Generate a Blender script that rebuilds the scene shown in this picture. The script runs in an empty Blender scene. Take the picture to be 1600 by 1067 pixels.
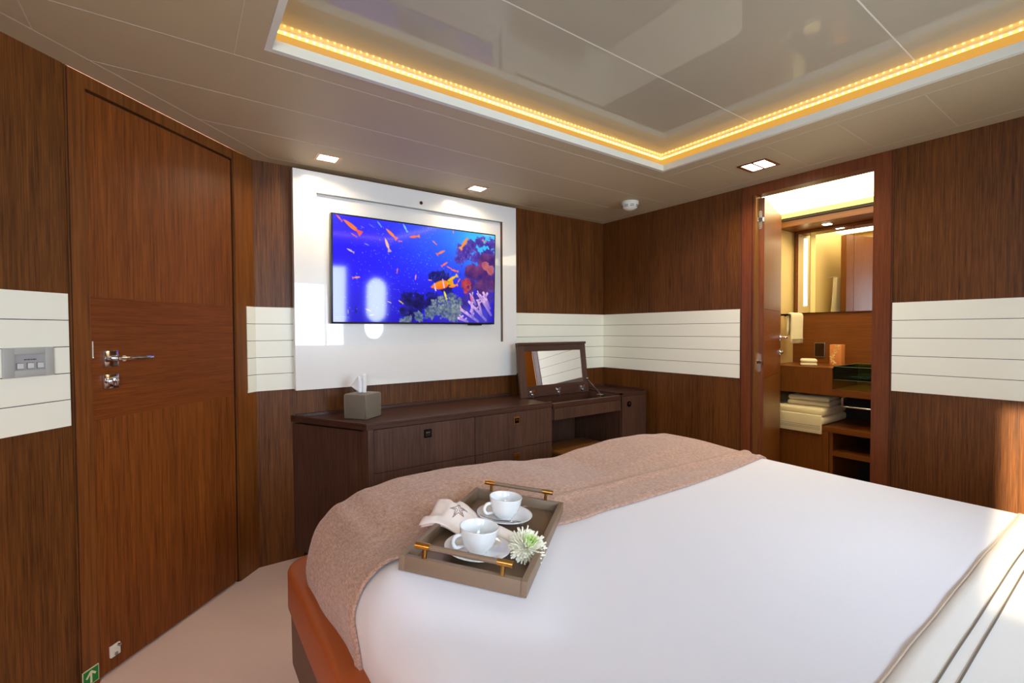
import bpy, bmesh, math, random
import numpy as np
from mathutils import Vector, Matrix, noise
random.seed(7)
S = bpy.context.scene
COL = S.collection
# ------------------------------------------------------------ camera
H = 1.193
yaw, pitch, roll = math.radians(54.68), math.radians(-1.32), math.radians(-0.286)
fw = Vector((math.cos(yaw)*math.cos(pitch), math.sin(yaw)*math.cos(pitch), math.sin(pitch)))
r0 = Vector((math.sin(yaw), -math.cos(yaw), 0)); u0 = r0.cross(fw)
rr = math.cos(roll)*r0 + math.sin(roll)*u0; uu = -math.sin(roll)*r0 + math.cos(roll)*u0
cd = bpy.data.cameras.new('camera'); cam = bpy.data.objects.new('camera', cd); COL.objects.link(cam)
M = Matrix((rr, uu, -fw)).transposed().to_4x4(); M.translation = Vector((0, 0, H)); cam.matrix_world = M
cd.sensor_width = 36; cd.lens = 727.16/1600*36; cd.shift_x = (800-796.04)/1600; cd.clip_start = 0.02
S.camera = cam
# ------------------------------------------------------------ light and exposure
W = bpy.data.worlds.new('world'); S.world = W; W.use_nodes = True
bg = W.node_tree.nodes['Background']; bg.inputs[0].default_value = (0.72, 0.86, 1.0, 1); bg.inputs[1].default_value = 16.0
S.view_settings.view_transform = 'Standard'; S.view_settings.look = 'None'
S.view_settings.gamma = 1; S.view_settings.exposure = 0.38; S.view_settings.use_curve_mapping = False
sd = bpy.data.lights.new('sun', 'SUN'); sd.energy = 11; sd.color = (1, .80, .50); sd.angle = math.radians(.9)
sun = bpy.data.objects.new('sun', sd); COL.objects.link(sun)
sun.rotation_euler = Vector((1, .12, -.28)).to_track_quat('-Z', 'Y').to_euler(); sun.location = (-4, -.6, 2.4)
def area(name, loc, direction, sx, sy, power=0, color=(1, 1, 1), portal=False):
    l = bpy.data.lights.new(name, 'AREA'); l.shape = 'RECTANGLE'; l.size = sx; l.size_y = sy
    l.energy = power; l.color = color
    if portal: l.cycles.is_portal = True
    o = bpy.data.objects.new(name, l); COL.objects.link(o); o.location = loc
    o.rotation_euler = Vector(direction).to_track_quat('-Z', 'Y').to_euler(); return o
area('portal', (1.335, -.86, 1.4), (0, 1, 0), .8, .8, portal=True)
area('portal', (2.08, -.86, 1.375), (0, 1, 0), .32, .61, portal=True)
area('portal', (-.45, -.86, 1.4), (0, 1, 0), .8, .85, portal=True)
area('portal', (-1.16, -.40, 1.625), (1, 0, 0), .7, .72, portal=True)
# ------------------------------------------------------------ materials
def srgb(r, g, b):
    f = lambda c: (c/255/12.92) if c/255 <= .04045 else ((c/255+.055)/1.055)**2.4
    return (f(r), f(g), f(b), 1)
def mat(name, col, rough=.5, metal=0, coat=0, spec=None, emit=None, es=0, bump=None, sheen=0, coatr=.03):
    m = bpy.data.materials.new(name); m.use_nodes = True; nt = m.node_tree; b = nt.nodes['Principled BSDF']
    c = col if len(col) == 4 else srgb(*col)
    b.inputs['Base Color'].default_value = c; b.inputs['Roughness'].default_value = rough
    b.inputs['Metallic'].default_value = metal; b.inputs['Coat Weight'].default_value = coat
    b.inputs['Coat Roughness'].default_value = coatr
    b.inputs['Sheen Weight'].default_value = sheen
    if spec is not None: b.inputs['Specular IOR Level'].default_value = spec
    if emit: b.inputs['Emission Color'].default_value = emit; b.inputs['Emission Strength'].default_value = es
    # small procedural variation so no surface is perfectly uniform
    tc = nt.nodes.new('ShaderNodeTexCoord'); n = nt.nodes.new('ShaderNodeTexNoise')
    mp = nt.nodes.new('ShaderNodeMapping'); nt.links.new(tc.outputs['Object'], mp.inputs[0]); nt.links.new(mp.outputs[0], n.inputs[0])
    sc, dist, strength = bump if bump else (12, .001, .03)
    if isinstance(sc, tuple): mp.inputs['Scale'].default_value = sc; n.inputs['Scale'].default_value = 1
    else: n.inputs['Scale'].default_value = sc
    n.inputs['Detail'].default_value = 4
    bp = nt.nodes.new('ShaderNodeBump'); bp.inputs['Strength'].default_value = strength; bp.inputs['Distance'].default_value = dist
    nt.links.new(n.outputs[0], bp.inputs['Height']); nt.links.new(bp.outputs[0], b.inputs['Normal'])
    return m
def wood(name, dark, light, axis='z', rough=.36, spec=.4, sc=1.0, coat=.0, contrast=(.34, .70), bs=.12):
    m = bpy.data.materials.new(name); m.use_nodes = True; nt = m.node_tree; b = nt.nodes['Principled BSDF']
    L = nt.links.new; N = nt.nodes.new
    tc = N('ShaderNodeTexCoord')
    def stretched(across, along, detail=5, rghn=.6):
        mp = N('ShaderNodeMapping'); n = N('ShaderNodeTexNoise'); L(tc.outputs['Object'], mp.inputs[0]); L(mp.outputs[0], n.inputs[0])
        v = [across*sc]*3; v['xyz'.index(axis)] = along*sc; mp.inputs['Scale'].default_value = v
        n.inputs['Scale'].default_value = 1; n.inputs['Detail'].default_value = detail; n.inputs['Roughness'].default_value = rghn; return n
    fine = stretched(260, 7, 3); mid = stretched(90, 2.2, 4); big = stretched(9, .5, 2)
    a = N('ShaderNodeMath'); a.operation = 'MULTIPLY'; a.inputs[1].default_value = .50; L(fine.outputs[0], a.inputs[0])
    a2 = N('ShaderNodeMath'); a2.operation = 'MULTIPLY_ADD'; a2.inputs[1].default_value = .32; L(mid.outputs[0], a2.inputs[0]); L(a.outputs[0], a2.inputs[2])
    a3 = N('ShaderNodeMath'); a3.operation = 'MULTIPLY_ADD'; a3.inputs[1].default_value = .18; L(big.outputs[0], a3.inputs[0]); L(a2.outputs[0], a3.inputs[2])
    cr = N('ShaderNodeValToRGB'); L(a3.outputs[0], cr.inputs[0])
    cr.color_ramp.elements[0].position = contrast[0]; cr.color_ramp.elements[0].color = srgb(*dark)
    cr.color_ramp.elements[1].position = contrast[1]; cr.color_ramp.elements[1].color = srgb(*light)
    L(cr.outputs[0], b.inputs['Base Color'])
    b.inputs['Roughness'].default_value = rough; b.inputs['Coat Weight'].default_value = coat; b.inputs['Coat Roughness'].default_value = .12; b.inputs['Specular IOR Level'].default_value = spec
    bp = N('ShaderNodeBump'); bp.inputs['Strength'].default_value = bs; bp.inputs['Distance'].default_value = .001
    L(fine.outputs[0], bp.inputs['Height']); L(bp.outputs[0], b.inputs['Normal'])
    return m
def weave(name, col, col2, scale=420, rough=.9, strength=.5, dist=.0015):
    m = bpy.data.materials.new(name); m.use_nodes = True; nt = m.node_tree; b = nt.nodes['Principled BSDF']; L = nt.links.new; N = nt.nodes.new
    tc = N('ShaderNodeTexCoord'); hs = []
    for v in ((scale, scale*.16, scale*.5), (scale*.16, scale*.9, scale*.5)):
        mp = N('ShaderNodeMapping'); mp.inputs['Scale'].default_value = v; L(tc.outputs['Object'], mp.inputs[0])
        w = N('ShaderNodeTexNoise'); w.inputs['Scale'].default_value = 1; w.inputs['Detail'].default_value = 2
        L(mp.outputs[0], w.inputs[0]); hs.append(w)
    mx = N('ShaderNodeMath'); mx.operation = 'ADD'; L(hs[0].outputs[0], mx.inputs[0]); L(hs[1].outputs[0], mx.inputs[1])
    h = N('ShaderNodeMath'); h.operation = 'MULTIPLY'; h.inputs[1].default_value = .5; L(mx.outputs[0], h.inputs[0])
    cr = N('ShaderNodeValToRGB'); cr.color_ramp.elements[0].position = .36; cr.color_ramp.elements[1].position = .62
    cr.color_ramp.elements[0].color = srgb(*col2); cr.color_ramp.elements[1].color = srgb(*col); L(h.outputs[0], cr.inputs[0]); L(cr.outputs[0], b.inputs['Base Color'])
    b.inputs['Roughness'].default_value = rough; b.inputs['Sheen Weight'].default_value = .25; b.inputs['Specular IOR Level'].default_value = .2
    bp = N('ShaderNodeBump'); bp.inputs['Strength'].default_value = strength; bp.inputs['Distance'].default_value = dist
    L(h.outputs[0], bp.inputs['Height']); L(bp.outputs[0], b.inputs['Normal']); return m
def glassy(name, tint=(1, 1, 1, 1), gloss=.08, rough=.0):
    m = bpy.data.materials.new(name); m.use_nodes = True; nt = m.node_tree; L = nt.links.new; N = nt.nodes.new
    nt.nodes.remove(nt.nodes['Principled BSDF']); t = N('ShaderNodeBsdfTransparent'); t.inputs[0].default_value = tint
    g = N('ShaderNodeBsdfGlossy'); g.inputs['Roughness'].default_value = rough
    fr = N('ShaderNodeFresnel'); fr.inputs[0].default_value = 1.45
    mx = N('ShaderNodeMixShader'); L(fr.outputs[0], mx.inputs[0]); L(t.outputs[0], mx.inputs[1]); L(g.outputs[0], mx.inputs[2])
    L(mx.outputs[0], nt.nodes['Material Output'].inputs[0]); return m
def emis(name, c, s):
    return mat(name, (30, 30, 30), .5, emit=c, es=s)
WALLW = wood('wenge_wall_veneer', (48, 24, 7), (132, 78, 30), rough=.42, spec=.3)
DOORW = wood('oak_door_veneer', (80, 37, 8), (152, 84, 28), rough=.44, spec=.3)
DOORH = wood('oak_crossband_veneer', (92, 42, 10), (138, 72, 24), axis='x', rough=.4, spec=.3, sc=1.5, contrast=(.34, .7))
CASEW = wood('door_casing_veneer', (80, 40, 10), (144, 84, 32), rough=.38, sc=.7)
REDW = wood('red_brown_door_frame_wood', (80, 36, 14), (134, 72, 36), rough=.36)
SIDEW = wood('dark_furniture_veneer', (52, 33, 25), (104, 72, 56), rough=.38, contrast=(.34, .7))
SIDEH = wood('dark_furniture_top_veneer', (54, 31, 23), (86, 56, 44), axis='x', rough=.32)
BATHW = wood('bathroom_wood', (84, 44, 12), (136, 80, 28), rough=.35, contrast=(.3, .72))
BATHH = wood('bathroom_wood_horizontal', (84, 44, 12), (132, 76, 26), axis='y', rough=.32, contrast=(.3, .72))
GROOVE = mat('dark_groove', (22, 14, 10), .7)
BANDW = mat('cream_lacquer_band', (246, 246, 230), .38, coat=.2, coatr=.25)
GLOSSW = mat('white_gloss_lacquer', (238, 238, 236), .25, coat=1, coatr=.015)
LIPW = mat('white_satin_lip', (222, 220, 206), .4)
CEIL = mat('taupe_leather_ceiling_panel', (188, 170, 136), .55, coat=.06, coatr=.35, bump=(300, .0006, .15))
SEAM = mat('pale_panel_seam', (200, 188, 168), .5)
CEILG = mat('taupe_gloss_ceiling', (172, 163, 142), .35, coat=1, coatr=.01)
CARPET = mat('beige_pink_carpet', (242, 210, 196), .98, bump=(500, .004, .9), sheen=.3, spec=.1)
CHROME = mat('polished_chrome', (225, 225, 228), .08, metal=1)
STEEL = mat('brushed_steel', (176, 176, 176), .25, metal=1)
BRASS = mat('brushed_brass', (196, 148, 78), .28, metal=1)
LEATH = mat('tan_leather', (164, 82, 34), .5, bump=(260, .0008, .25))
STOOLM = mat('ochre_leather', (150, 96, 44), .5, bump=(260, .0008, .25))
DLEATH = mat('shaded_tan_leather', (92, 56, 34), .5, bump=(260, .0008, .25))  # tan leather darkened for the shade on the bed's side face
DUVET = mat('white_cotton_sateen', (228, 227, 236), .75, sheen=.3, bump=(5, .004, .12), spec=.25)
SHEETW = mat('white_cotton_sheet', (236, 234, 232), .75, sheen=.2, bump=(9, .003, .2), spec=.25)
STRIPE = mat('taupe_embroidered_stripe', (118, 108, 98), .8)
THROW = weave('taupe_woven_throw', (202, 166, 148), (156, 120, 102), scale=360, dist=.003)
TRAYM = mat('taupe_faux_leather', (132, 110, 90), .45, bump=(400, .0006, .2))
CHINA = mat('white_porcelain', (236, 238, 240), .12, coat=.6)
NAPK = mat('white_linen', (250, 240, 236), .85, bump=(500, .0008, .3), sheen=.2)
THREAD = mat('brown_thread', (150, 118, 110), .8)
PETAL = mat('cream_petal', (252, 249, 230), .6); PETALG = mat('green_petal', (206, 232, 146), .6)
BLACKP = mat('black_plastic', (16, 16, 18), .3)
DARKH = mat('dark_bronze', (36, 26, 22), .25, metal=.8)
MIRROR = mat('mirror_silver', (240, 240, 238), .015, metal=1)
TISSB = mat('grey_leatherette', (122, 112, 98), .5, bump=(300, .0006, .2))
TISSUE = mat('white_tissue', (245, 246, 248), .8)
GREEN = mat('green_sign', (12, 128, 52), .4); SIGNW = mat('pale_photoluminescent', (226, 226, 190), .5)
SILVER = mat('satin_silver_plastic', (178, 180, 176), .4, metal=.1)
SILVER2 = mat('silver_button', (166, 168, 172), .4, metal=.1)
WHITEP = mat('white_plastic', (230, 228, 216), .4)
TOWEL = mat('cream_terry', (236, 222, 176), .95, bump=(420, .004, .8), sheen=.4)
OCHRE = mat('ochre_wallcovering', (214, 184, 120), .55)
GLASS = glassy('clear_window_glass'); GGLASS = glassy('green_basin_glass', (.62, .82, .68, 1), rough=.02)
LAMPE = emis('lamp_diffuser_glow', (1, .86, .68, 1), 14)
LUMI = emis('luminous_ceiling_glow', (1, .86, .52, 1), 5.0)
LEDE = emis('amber_led_glow', (1, .50, .07, 1), 3.2); LEDD = emis('led_diode_glow', (1, .70, .22, 1), 9)
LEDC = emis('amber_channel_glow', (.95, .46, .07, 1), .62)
REFLE = emis('painted_reflection_glow', (1, .90, .55, 1), 4.0)
AMBER = mat('amber_shade', (196, 120, 60), .5, emit=srgb(200, 110, 50), es=.08)
AMBERP = mat('pale_gold_blossom', (240, 206, 130), .5)
# ------------------------------------------------------------ mesh helpers
class MB:
    def __init__(s): s.bm = bmesh.new(); s.mats = []
    def mi(s, m):
        if m not in s.mats: s.mats.append(m)
        return s.mats.index(m)
    def faces(s, vs, fs, m, T=None):
        vv = [s.bm.verts.new(T @ Vector(v) if T else v) for v in vs]; i = s.mi(m); out = []
        for f in fs:
            try: fc = s.bm.faces.new([vv[k] for k in f]); fc.material_index = i; out.append(fc)
            except ValueError: pass
        return vv, out
    def box(s, x0, x1, y0, y1, z0, z1, m, bev=0, T=None, seg=2):
        vs = [(x, y, z) for x in (x0, x1) for y in (y0, y1) for z in (z0, z1)]
        vv, fc = s.faces(vs, [(0, 1, 3, 2), (4, 6, 7, 5), (0, 4, 5, 1), (2, 3, 7, 6), (0, 2, 6, 4), (1, 5, 7, 3)], m, T)
        if bev:
            es = list({e for f in fc for e in f.edges})
            bmesh.ops.bevel(s.bm, geom=es, offset=bev, segments=seg, affect='EDGES', profile=.5)
        return s
    def cyl(s, p, q, r, m, n=20, r2=None, cap=True):
        p, q = Vector(p), Vector(q); d = (q-p).normalized(); a = d.orthogonal().normalized(); b = d.cross(a); r2 = r if r2 is None else r2
        vs = [tuple(p+(a*math.cos(t)+b*math.sin(t))*r) for t in [2*math.pi*i/n for i in range(n)]] + \
             [tuple(q+(a*math.cos(t)+b*math.sin(t))*r2) for t in [2*math.pi*i/n for i in range(n)]]
        fs = [(i, (i+1) % n, n+(i+1) % n, n+i) for i in range(n)]
        if cap: fs += [tuple(range(n-1, -1, -1)), tuple(range(n, 2*n))]
        s.faces(vs, fs, m); return s
    def tube(s, pts, r, m, n=10):
        pts = [Vector(p) for p in pts]; rings = []; a = None
        for i, p in enumerate(pts):
            d = (pts[min(i+1, len(pts)-1)]-pts[max(i-1, 0)]).normalized()
            a = d.orthogonal().normalized() if a is None else (a-d*a.dot(d)).normalized(); b = d.cross(a)
            rk = r[i] if isinstance(r, (list, tuple)) else r
            rings.append([tuple(p+(a*math.cos(2*math.pi*k/n)+b*math.sin(2*math.pi*k/n))*rk) for k in range(n)])
        vs = [v for R in rings for v in R]; fs = []
        for i in range(len(rings)-1):
            for k in range(n): fs.append((i*n+k, i*n+(k+1) % n, (i+1)*n+(k+1) % n, (i+1)*n+k))
        fs += [tuple(range(n-1, -1, -1)), tuple(range((len(rings)-1)*n, len(rings)*n))]
        s.faces(vs, fs, m); return s
    def lathe(s, prof, m, n=48, T=None, c=(0, 0)):
        vs = []; fs = []
        for (r, z) in prof:
            for k in range(n): vs.append((c[0]+r*math.cos(2*math.pi*k/n), c[1]+r*math.sin(2*math.pi*k/n), z))
        for i in range(len(prof)-1):
            for k in range(n): fs.append((i*n+k, i*n+(k+1) % n, (i+1)*n+(k+1) % n, (i+1)*n+k))
        s.faces(vs, fs, m, T); return s
    def prism(s, poly, z0, z1, m):
        n = len(poly); vs = [(x, y, z0) for x, y in poly]+[(x, y, z1) for x, y in poly]
        s.faces(vs, [tuple(range(n-1, -1, -1)), tuple(range(n, 2*n))]+[(i, (i+1) % n, n+(i+1) % n, n+i) for i in range(n)], m); return s
    def grid(s, P, m, closed=False):
        nu, nv = len(P), len(P[0]); vs = [p for r in P for p in r]
        fs = [(i*nv+j, (i+1)*nv+j, (i+1)*nv+j+1, i*nv+j+1) for i in range(nu-1) for j in range(nv-1)]
        s.faces(vs, fs, m); return s
    def build(s, name, parent=None, smooth=False, weld=False, loc=None, rot=None, bev=0, autos=None):
        bm = s.bm
        if weld: bmesh.ops.remove_doubles(bm, verts=bm.verts, dist=1e-5)
        bmesh.ops.recalc_face_normals(bm, faces=bm.faces)
        me = bpy.data.meshes.new(name); bm.to_mesh(me); bm.free()
        for m in s.mats: me.materials.append(m)
        if smooth or autos:
            for p in me.polygons: p.use_smooth = True
            if autos: me.set_sharp_from_angle(angle=math.radians(autos))
        o = bpy.data.objects.new(name, me); COL.objects.link(o)
        if loc: o.location = loc
        if rot: o.rotation_euler = rot
        if parent: o.parent = parent
        if bev:
            b = o.modifiers.new('bevel', 'BEVEL'); b.width = bev; b.segments = 2; b.limit_method = 'ANGLE'
        return o
def B(x0, x1, y0, y1, z0, z1, m, name, parent=None, bev=0, **k):
    return MB().box(x0, x1, y0, y1, z0, z1, m, bev).build(name, parent, **k)
def tag(o, label, cat, group=None):
    o['label'] = label; o['category'] = cat
    if group: o['group'] = group
    return o
def struct(o): o['kind'] = 'structure'; return o
def empty(name, loc=(0, 0, 0), rot=(0, 0, 0), label=None, cat=None, group=None, kind=None):
    o = bpy.data.objects.new(name, None); COL.objects.link(o); o.location = loc; o.rotation_euler = rot; o.empty_display_size = .05
    if label: tag(o, label, cat, group)
    if kind: o['kind'] = kind
    return o
def dup(o, parent=None):
    c = o.copy(); COL.objects.link(c)
    if parent: c.parent = parent
    for ch in list(o.children): dup(ch, c)
    return c
# ------------------------------------------------------------ room constants
T_, X_, C_ = 2.637, 2.80, 2.328       # television wall y, bathroom wall x, diagonal wall y-x
ZC = 2.05; ZU = 2.15; LX, HY = -1.05, -.75
B0, B1 = .895, 1.3184; STH = (B1-B0)/5
NW = C_/math.sqrt(2); R45 = (0, 0, math.pi/4)
AX = T_-C_                             # corner between diagonal wall and television wall
SA = (AX+T_)/math.sqrt(2)
# floor
fl = MB().prism([(LX-.1, HY-.1), (X_, HY-.1), (X_, T_+.1), (AX-.1, T_+.1), (LX-.1, C_+LX+.1)], -.05, 0, CARPET).build('floor'); struct(fl)
bf = struct(B(X_+.001, 4.1, .0, 1.80, -.05, -.001, mat('bathroom_floor_stone', (150, 120, 84), .3), 'floor'))
# ceiling (perimeter ring with raised opening)
OX0, OX1, OY0, OY1 = .242, 2.14, -.6, 1.58
m = MB()
m.prism([(LX, HY), (OX0, HY), (OX0, C_+OX0), (LX, C_+LX)], ZC, ZC+.02, CEIL)
m.prism([(OX0, OY1), (OX1, OY1), (OX1, T_), (AX, T_), (OX0, C_+OX0)], ZC, ZC+.02, CEIL)
m.prism([(OX1, HY), (X_, HY), (X_, T_), (OX1, T_)], ZC, ZC+.02, CEIL)
m.prism([(OX0, HY), (OX1, HY), (OX1, OY0), (OX0, OY0)], ZC, ZC+.02, CEIL)
def seam(p, q, z=ZC, w=.0030, mt=SEAM):
    p, q = Vector(p), Vector(q); d = (q-p).normalized(); n = Vector((-d.y, d.x))*w*.5
    vs = [(*(p+n), z-.0006), (*(q+n), z-.0006), (*(q-n), z-.0006), (*(p-n), z-.0006)]
    vs += [(a, b, c+.0006) for a, b, c in vs]
    m.faces(vs, [(0, 1, 2, 3), (4, 7, 6, 5), (0, 4, 5, 1), (2, 6, 7, 3), (1, 5, 6, 2), (0, 3, 7, 4)], mt)
BX = X_-.097; BYT = T_-.072; DO = .137  # border seams: distances from the walls
dgy = lambda x: x+C_-DO
for y in (1.678, 1.972, 2.265):
    seam((y-C_+DO, y), (BX, y))
seam((BYT-C_+DO, BYT), (BX+.05, BYT))
seam((BX, HY), (BX, BYT)); seam((2.241, HY), (2.241, 1.678))
seam((LX, dgy(LX)), (BYT-C_+DO, BYT))
for y in (1.385, 1.096, .81, .525, .235, -.055): seam((2.241, y), (BX, y))
seam((.152, HY), (.152, 1.678)); seam((-.325, HY), (-.325, dgy(-.325)))
seam((-.72, 1.096), (.152, 1.096)); seam((-.9, .525), (.152, .525))
ceil = struct(m.build('ceiling'))
# raised part: lip, cove, glossy upper panels
m = MB()
LT = .018; Lz = ZC+.03
e_ = .0015
for (a, b, c, d) in ((OX0+e_, OX1-e_, OY1-e_, OY1+LT), (OX0+e_, OX1-e_, OY0-LT, OY0+e_), (OX0-LT, OX0+e_, OY0-LT, OY1+LT), (OX1-e_, OX1+LT, OY0-LT, OY1+LT)):
    m.box(a, b, c, d, ZC-.001, Lz, LIPW)
CO = .055
for (a, b, c, d) in ((OX0-CO-.02, OX1+CO+.02, OY1+CO, OY1+CO+.02), (OX0-CO-.02, OX1+CO+.02, OY0-CO-.02, OY0-CO), (OX0-CO-.02, OX0-CO, OY0-CO, OY1+CO), (OX1+CO, OX1+CO+.02, OY0-CO, OY1+CO)):
    m.box(a, b, c, d, ZC+.02, ZU+.01, LIPW)
for (a, b, c, d) in ((OX0-CO, OX1+CO, OY1, OY1+CO), (OX0-CO, OX1+CO, OY0-CO, OY0), (OX0-CO, OX0, OY0, OY1), (OX1, OX1+CO, OY0, OY1)):
    m.box(a, b, c, d, ZC+.0201, ZC+.026, LIPW)
struct(m.build('trim_1'))
m = MB(); m.box(OX0-CO, OX1+CO, OY0-CO, OY1+CO, ZU, ZU+.02, CEILG)
for y in (1.125, .535, -.055): seam((OX0-CO, y), (OX1+CO, y), ZU, .004, mat('pale_ceiling_joint', (214, 208, 192), .4))
struct(m.build('ceiling'))
# LED tape on the cove walls just below the upper panels
m = MB(); zt = ZU-.016
for (a, b, c, d) in ((OX0-CO, OX1+CO, OY1+CO-.003, OY1+CO), (OX0-CO, OX1+CO, OY0-CO, OY0-CO+.003), (OX0-CO, OX0-CO+.003, OY0-CO, OY1+CO), (OX1+CO-.003, OX1+CO, OY0-CO, OY1+CO)):
    m.box(a, b, c, d, zt, zt+.009, LEDE)
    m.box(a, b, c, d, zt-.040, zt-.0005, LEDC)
k = OX0-CO+.01
while k < OX1+CO:
    m.box(k, k+.006, OY1+CO-.006, OY1+CO-.003, zt+.002, zt+.007, LEDD); m.box(k, k+.006, OY0-CO+.003, OY0-CO+.006, zt+.002, zt+.007, LEDD); k += .022
k = OY0-CO+.01
while k < OY1+CO:
    m.box(OX1+CO-.006, OX1+CO-.003, k, k+.006, zt+.002, zt+.007, LEDD); m.box(OX0-CO+.003, OX0-CO+.006, k, k+.006, zt+.002, zt+.007, LEDD); k += .022
tag(m.build('led_strip'), 'amber LED strip glowing around the edge of the raised ceiling', 'light strip')
# ---------------- walls
def band(parent, horizontal_boxes):
    """cream horizontal boards: list of (axis, a0, a1, plane, sign)"""
    m = MB()
    for (ax, a0, a1, pl, sg) in horizontal_boxes:
        lo, hi = sorted((pl, pl+sg*.004)); glo, ghi = sorted((pl, pl+sg*.0015))
        for i in range(5):
            z0 = B0+STH*i+(.0012 if i else 0); z1 = B0+STH*(i+1)-(.0012 if i < 4 else 0)
            if ax == 'x': m.box(a0, a1, lo, hi, z0, z1, BANDW)
            else: m.box(lo, hi, a0, a1, z0, z1, BANDW)
        if ax == 'x': m.box(a0, a1, glo, ghi, B0+.01, B1-.01, GROOVE)
        else: m.box(glo, ghi, a0, a1, B0+.01, B1-.01, GROOVE)
    return m.build('panelling', parent)
wt = struct(B(AX-.01, X_+.08, T_, T_+.08, 0, ZC+.14, WALLW, 'wall_front'))
band(wt, [('x', AX+.002, X_, T_, -1)])
# bathroom-side wall with door opening y .843 - 1.423 (opening top 1.992)
DY0, DY1, DZ = .843, 1.425, 1.990
m = MB(); m.box(X_, X_+.08, 1.507, T_, 0, ZC+.14, WALLW); m.box(X_, X_+.08, HY-.1, .765, 0, ZC+.14, WALLW); m.box(X_, X_+.08, .765, 1.507, ZC, ZC+.14, WALLW)
for y in (2.12, .28): m.box(X_-.0006, X_, y, y+.0015, 0, B0, GROOVE)
wr = struct(m.build('wall_right')); band(wr, [('y', 1.509, T_-.004, X_, -1), ('y', HY, .763, X_, -1)])
# diagonal wall in its own 45 degree frame (local x along the wall, local y outwards)
m = MB(); SL = (LX+C_+LX)/math.sqrt(2)
m.box(SL-.05, 1.238, NW, NW+.08, 0, ZC+.14, WALLW); m.box(2.021, SA+.03, NW, NW+.08, 0, ZC+.14, CASEW)
m.box(1.238, 2.021, NW+.03, NW+.08, 1.99, ZC+.14, DOORW); m.box(1.238, 2.021, NW+.05, NW+.08, 0, 2.0, GROOVE)
wd = struct(m.build('wall_left', rot=R45))
band(wd, [('x', SL, 1.233, NW, -1), ('x', 2.023, SA-.001, NW, -1)])
wl = struct(MB().box(LX-.08, LX, HY-.1, -.75, 0, 2.2, WALLW).box(LX-.08, LX, -.05, C_+LX+.1, 0, 2.2, WALLW).box(LX-.08, LX, -.75, -.05, 0, 1.27, WALLW).box(LX-.08, LX, -.75, -.05, 1.98, 2.2, WALLW).build('wall_side'))
# head wall with three openings
m = MB(); hw = HY-.09
def hb(x0, x1, z0, z1): m.box(x0, x1, hw, HY, z0, z1, WALLW)
hb(LX, X_, 0, 1.0); hb(1.72, 1.92, 1.0, 1.8); hb(2.24, X_, 1.0, 1.8); hb(1.92, 2.24, 1.0, 1.07); hb(1.92, 2.24, 1.68, 1.8); hb(LX, X_, 1.8, 2.2); hb(LX, -.85, 1.0, 1.8); hb(-.05, .95, 1.0, 1.8); pass
hwall = struct(m.build('wall_back'))
# window frames and glass
m0 = MAT_FR = mat('white_window_frame', (220, 218, 208), .35)
def window(n, rects, x0, x1, z0, z1, mull=(), axis='y'):
    e = empty('window_%d' % n, kind='structure')
    m = MB(); t = .03
    def bb(a0, a1, c0, c1):
        if axis == 'y': m.box(a0, a1, HY-.07, HY-.02, c0, c1, m0)
        else: m.box(LX-.06, LX-.01, a0, a1, c0, c1, m0)
    bb(x0, x1, z0, z0+t); bb(x0, x1, z1-t, z1); bb(x0, x0+t, z0+t, z1-t); bb(x1-t, x1, z0+t, z1-t)
    for q in mull: bb(q, q+.025, z0+t, z1-t)
    m.build('window_frame', e)
    if axis == 'y': B(x0+t, x1-t, HY-.048, HY-.044, z0+t, z1-t, GLASS, 'pane', e)
    else: B(LX-.038, LX-.034, x0+t, x1-t, z0+t, z1-t, GLASS, 'pane', e)
window(1, 0, .95, 1.72, 1.0, 1.8, (1.46,)); window(2, 0, -.85, -.05, 1.0, 1.8)  # window two is unseen, added to let in more daylight
window(3, 0, -.75, -.05, 1.27, 1.98, (-.40,), 'x')
# porthole: rounded capsule frame in the wall opening
e = empty('window_4', kind='structure'); m = MB()
def caps(cx, cz, hx, hz, n=12):
    r = hx; pts = []
    for k in range(n+1): t = math.pi*k/n; pts.append((cx+r*math.cos(t), cz+hz-r+r*math.sin(t)))
    for k in range(n+1): t = math.pi+math.pi*k/n; pts.append((cx+r*math.cos(t), cz-hz+r+r*math.sin(t)))
    return pts
inner = caps(2.08, 1.375, .138, .283, 12); out = []
for (x, z) in inner:
    dx, dz = x-2.08, z-1.375; s_ = min(.162/max(abs(dx), 1e-6), .307/max(abs(dz), 1e-6)); out.append((2.08+dx*s_, 1.375+dz*s_))
nI = len(inner); vs = []
for (y, L_) in ((HY-.08, inner), (HY+.004, inner), (HY+.004, out), (HY-.08, out)): vs += [(x, y, z) for x, z in L_]
fs = []
for a, b in ((0, 1), (1, 2), (2, 3), (3, 0)):
    for k in range(nI): fs.append((a*nI+k, a*nI+(k+1) % nI, b*nI+(k+1) % nI, b*nI+k))
m.faces(vs, fs, WALLW); m.build('window_frame', e)
B(1.925, 2.235, HY-.05, HY-.046, 1.075, 1.675, GLASS, 'pane', e)
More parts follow.
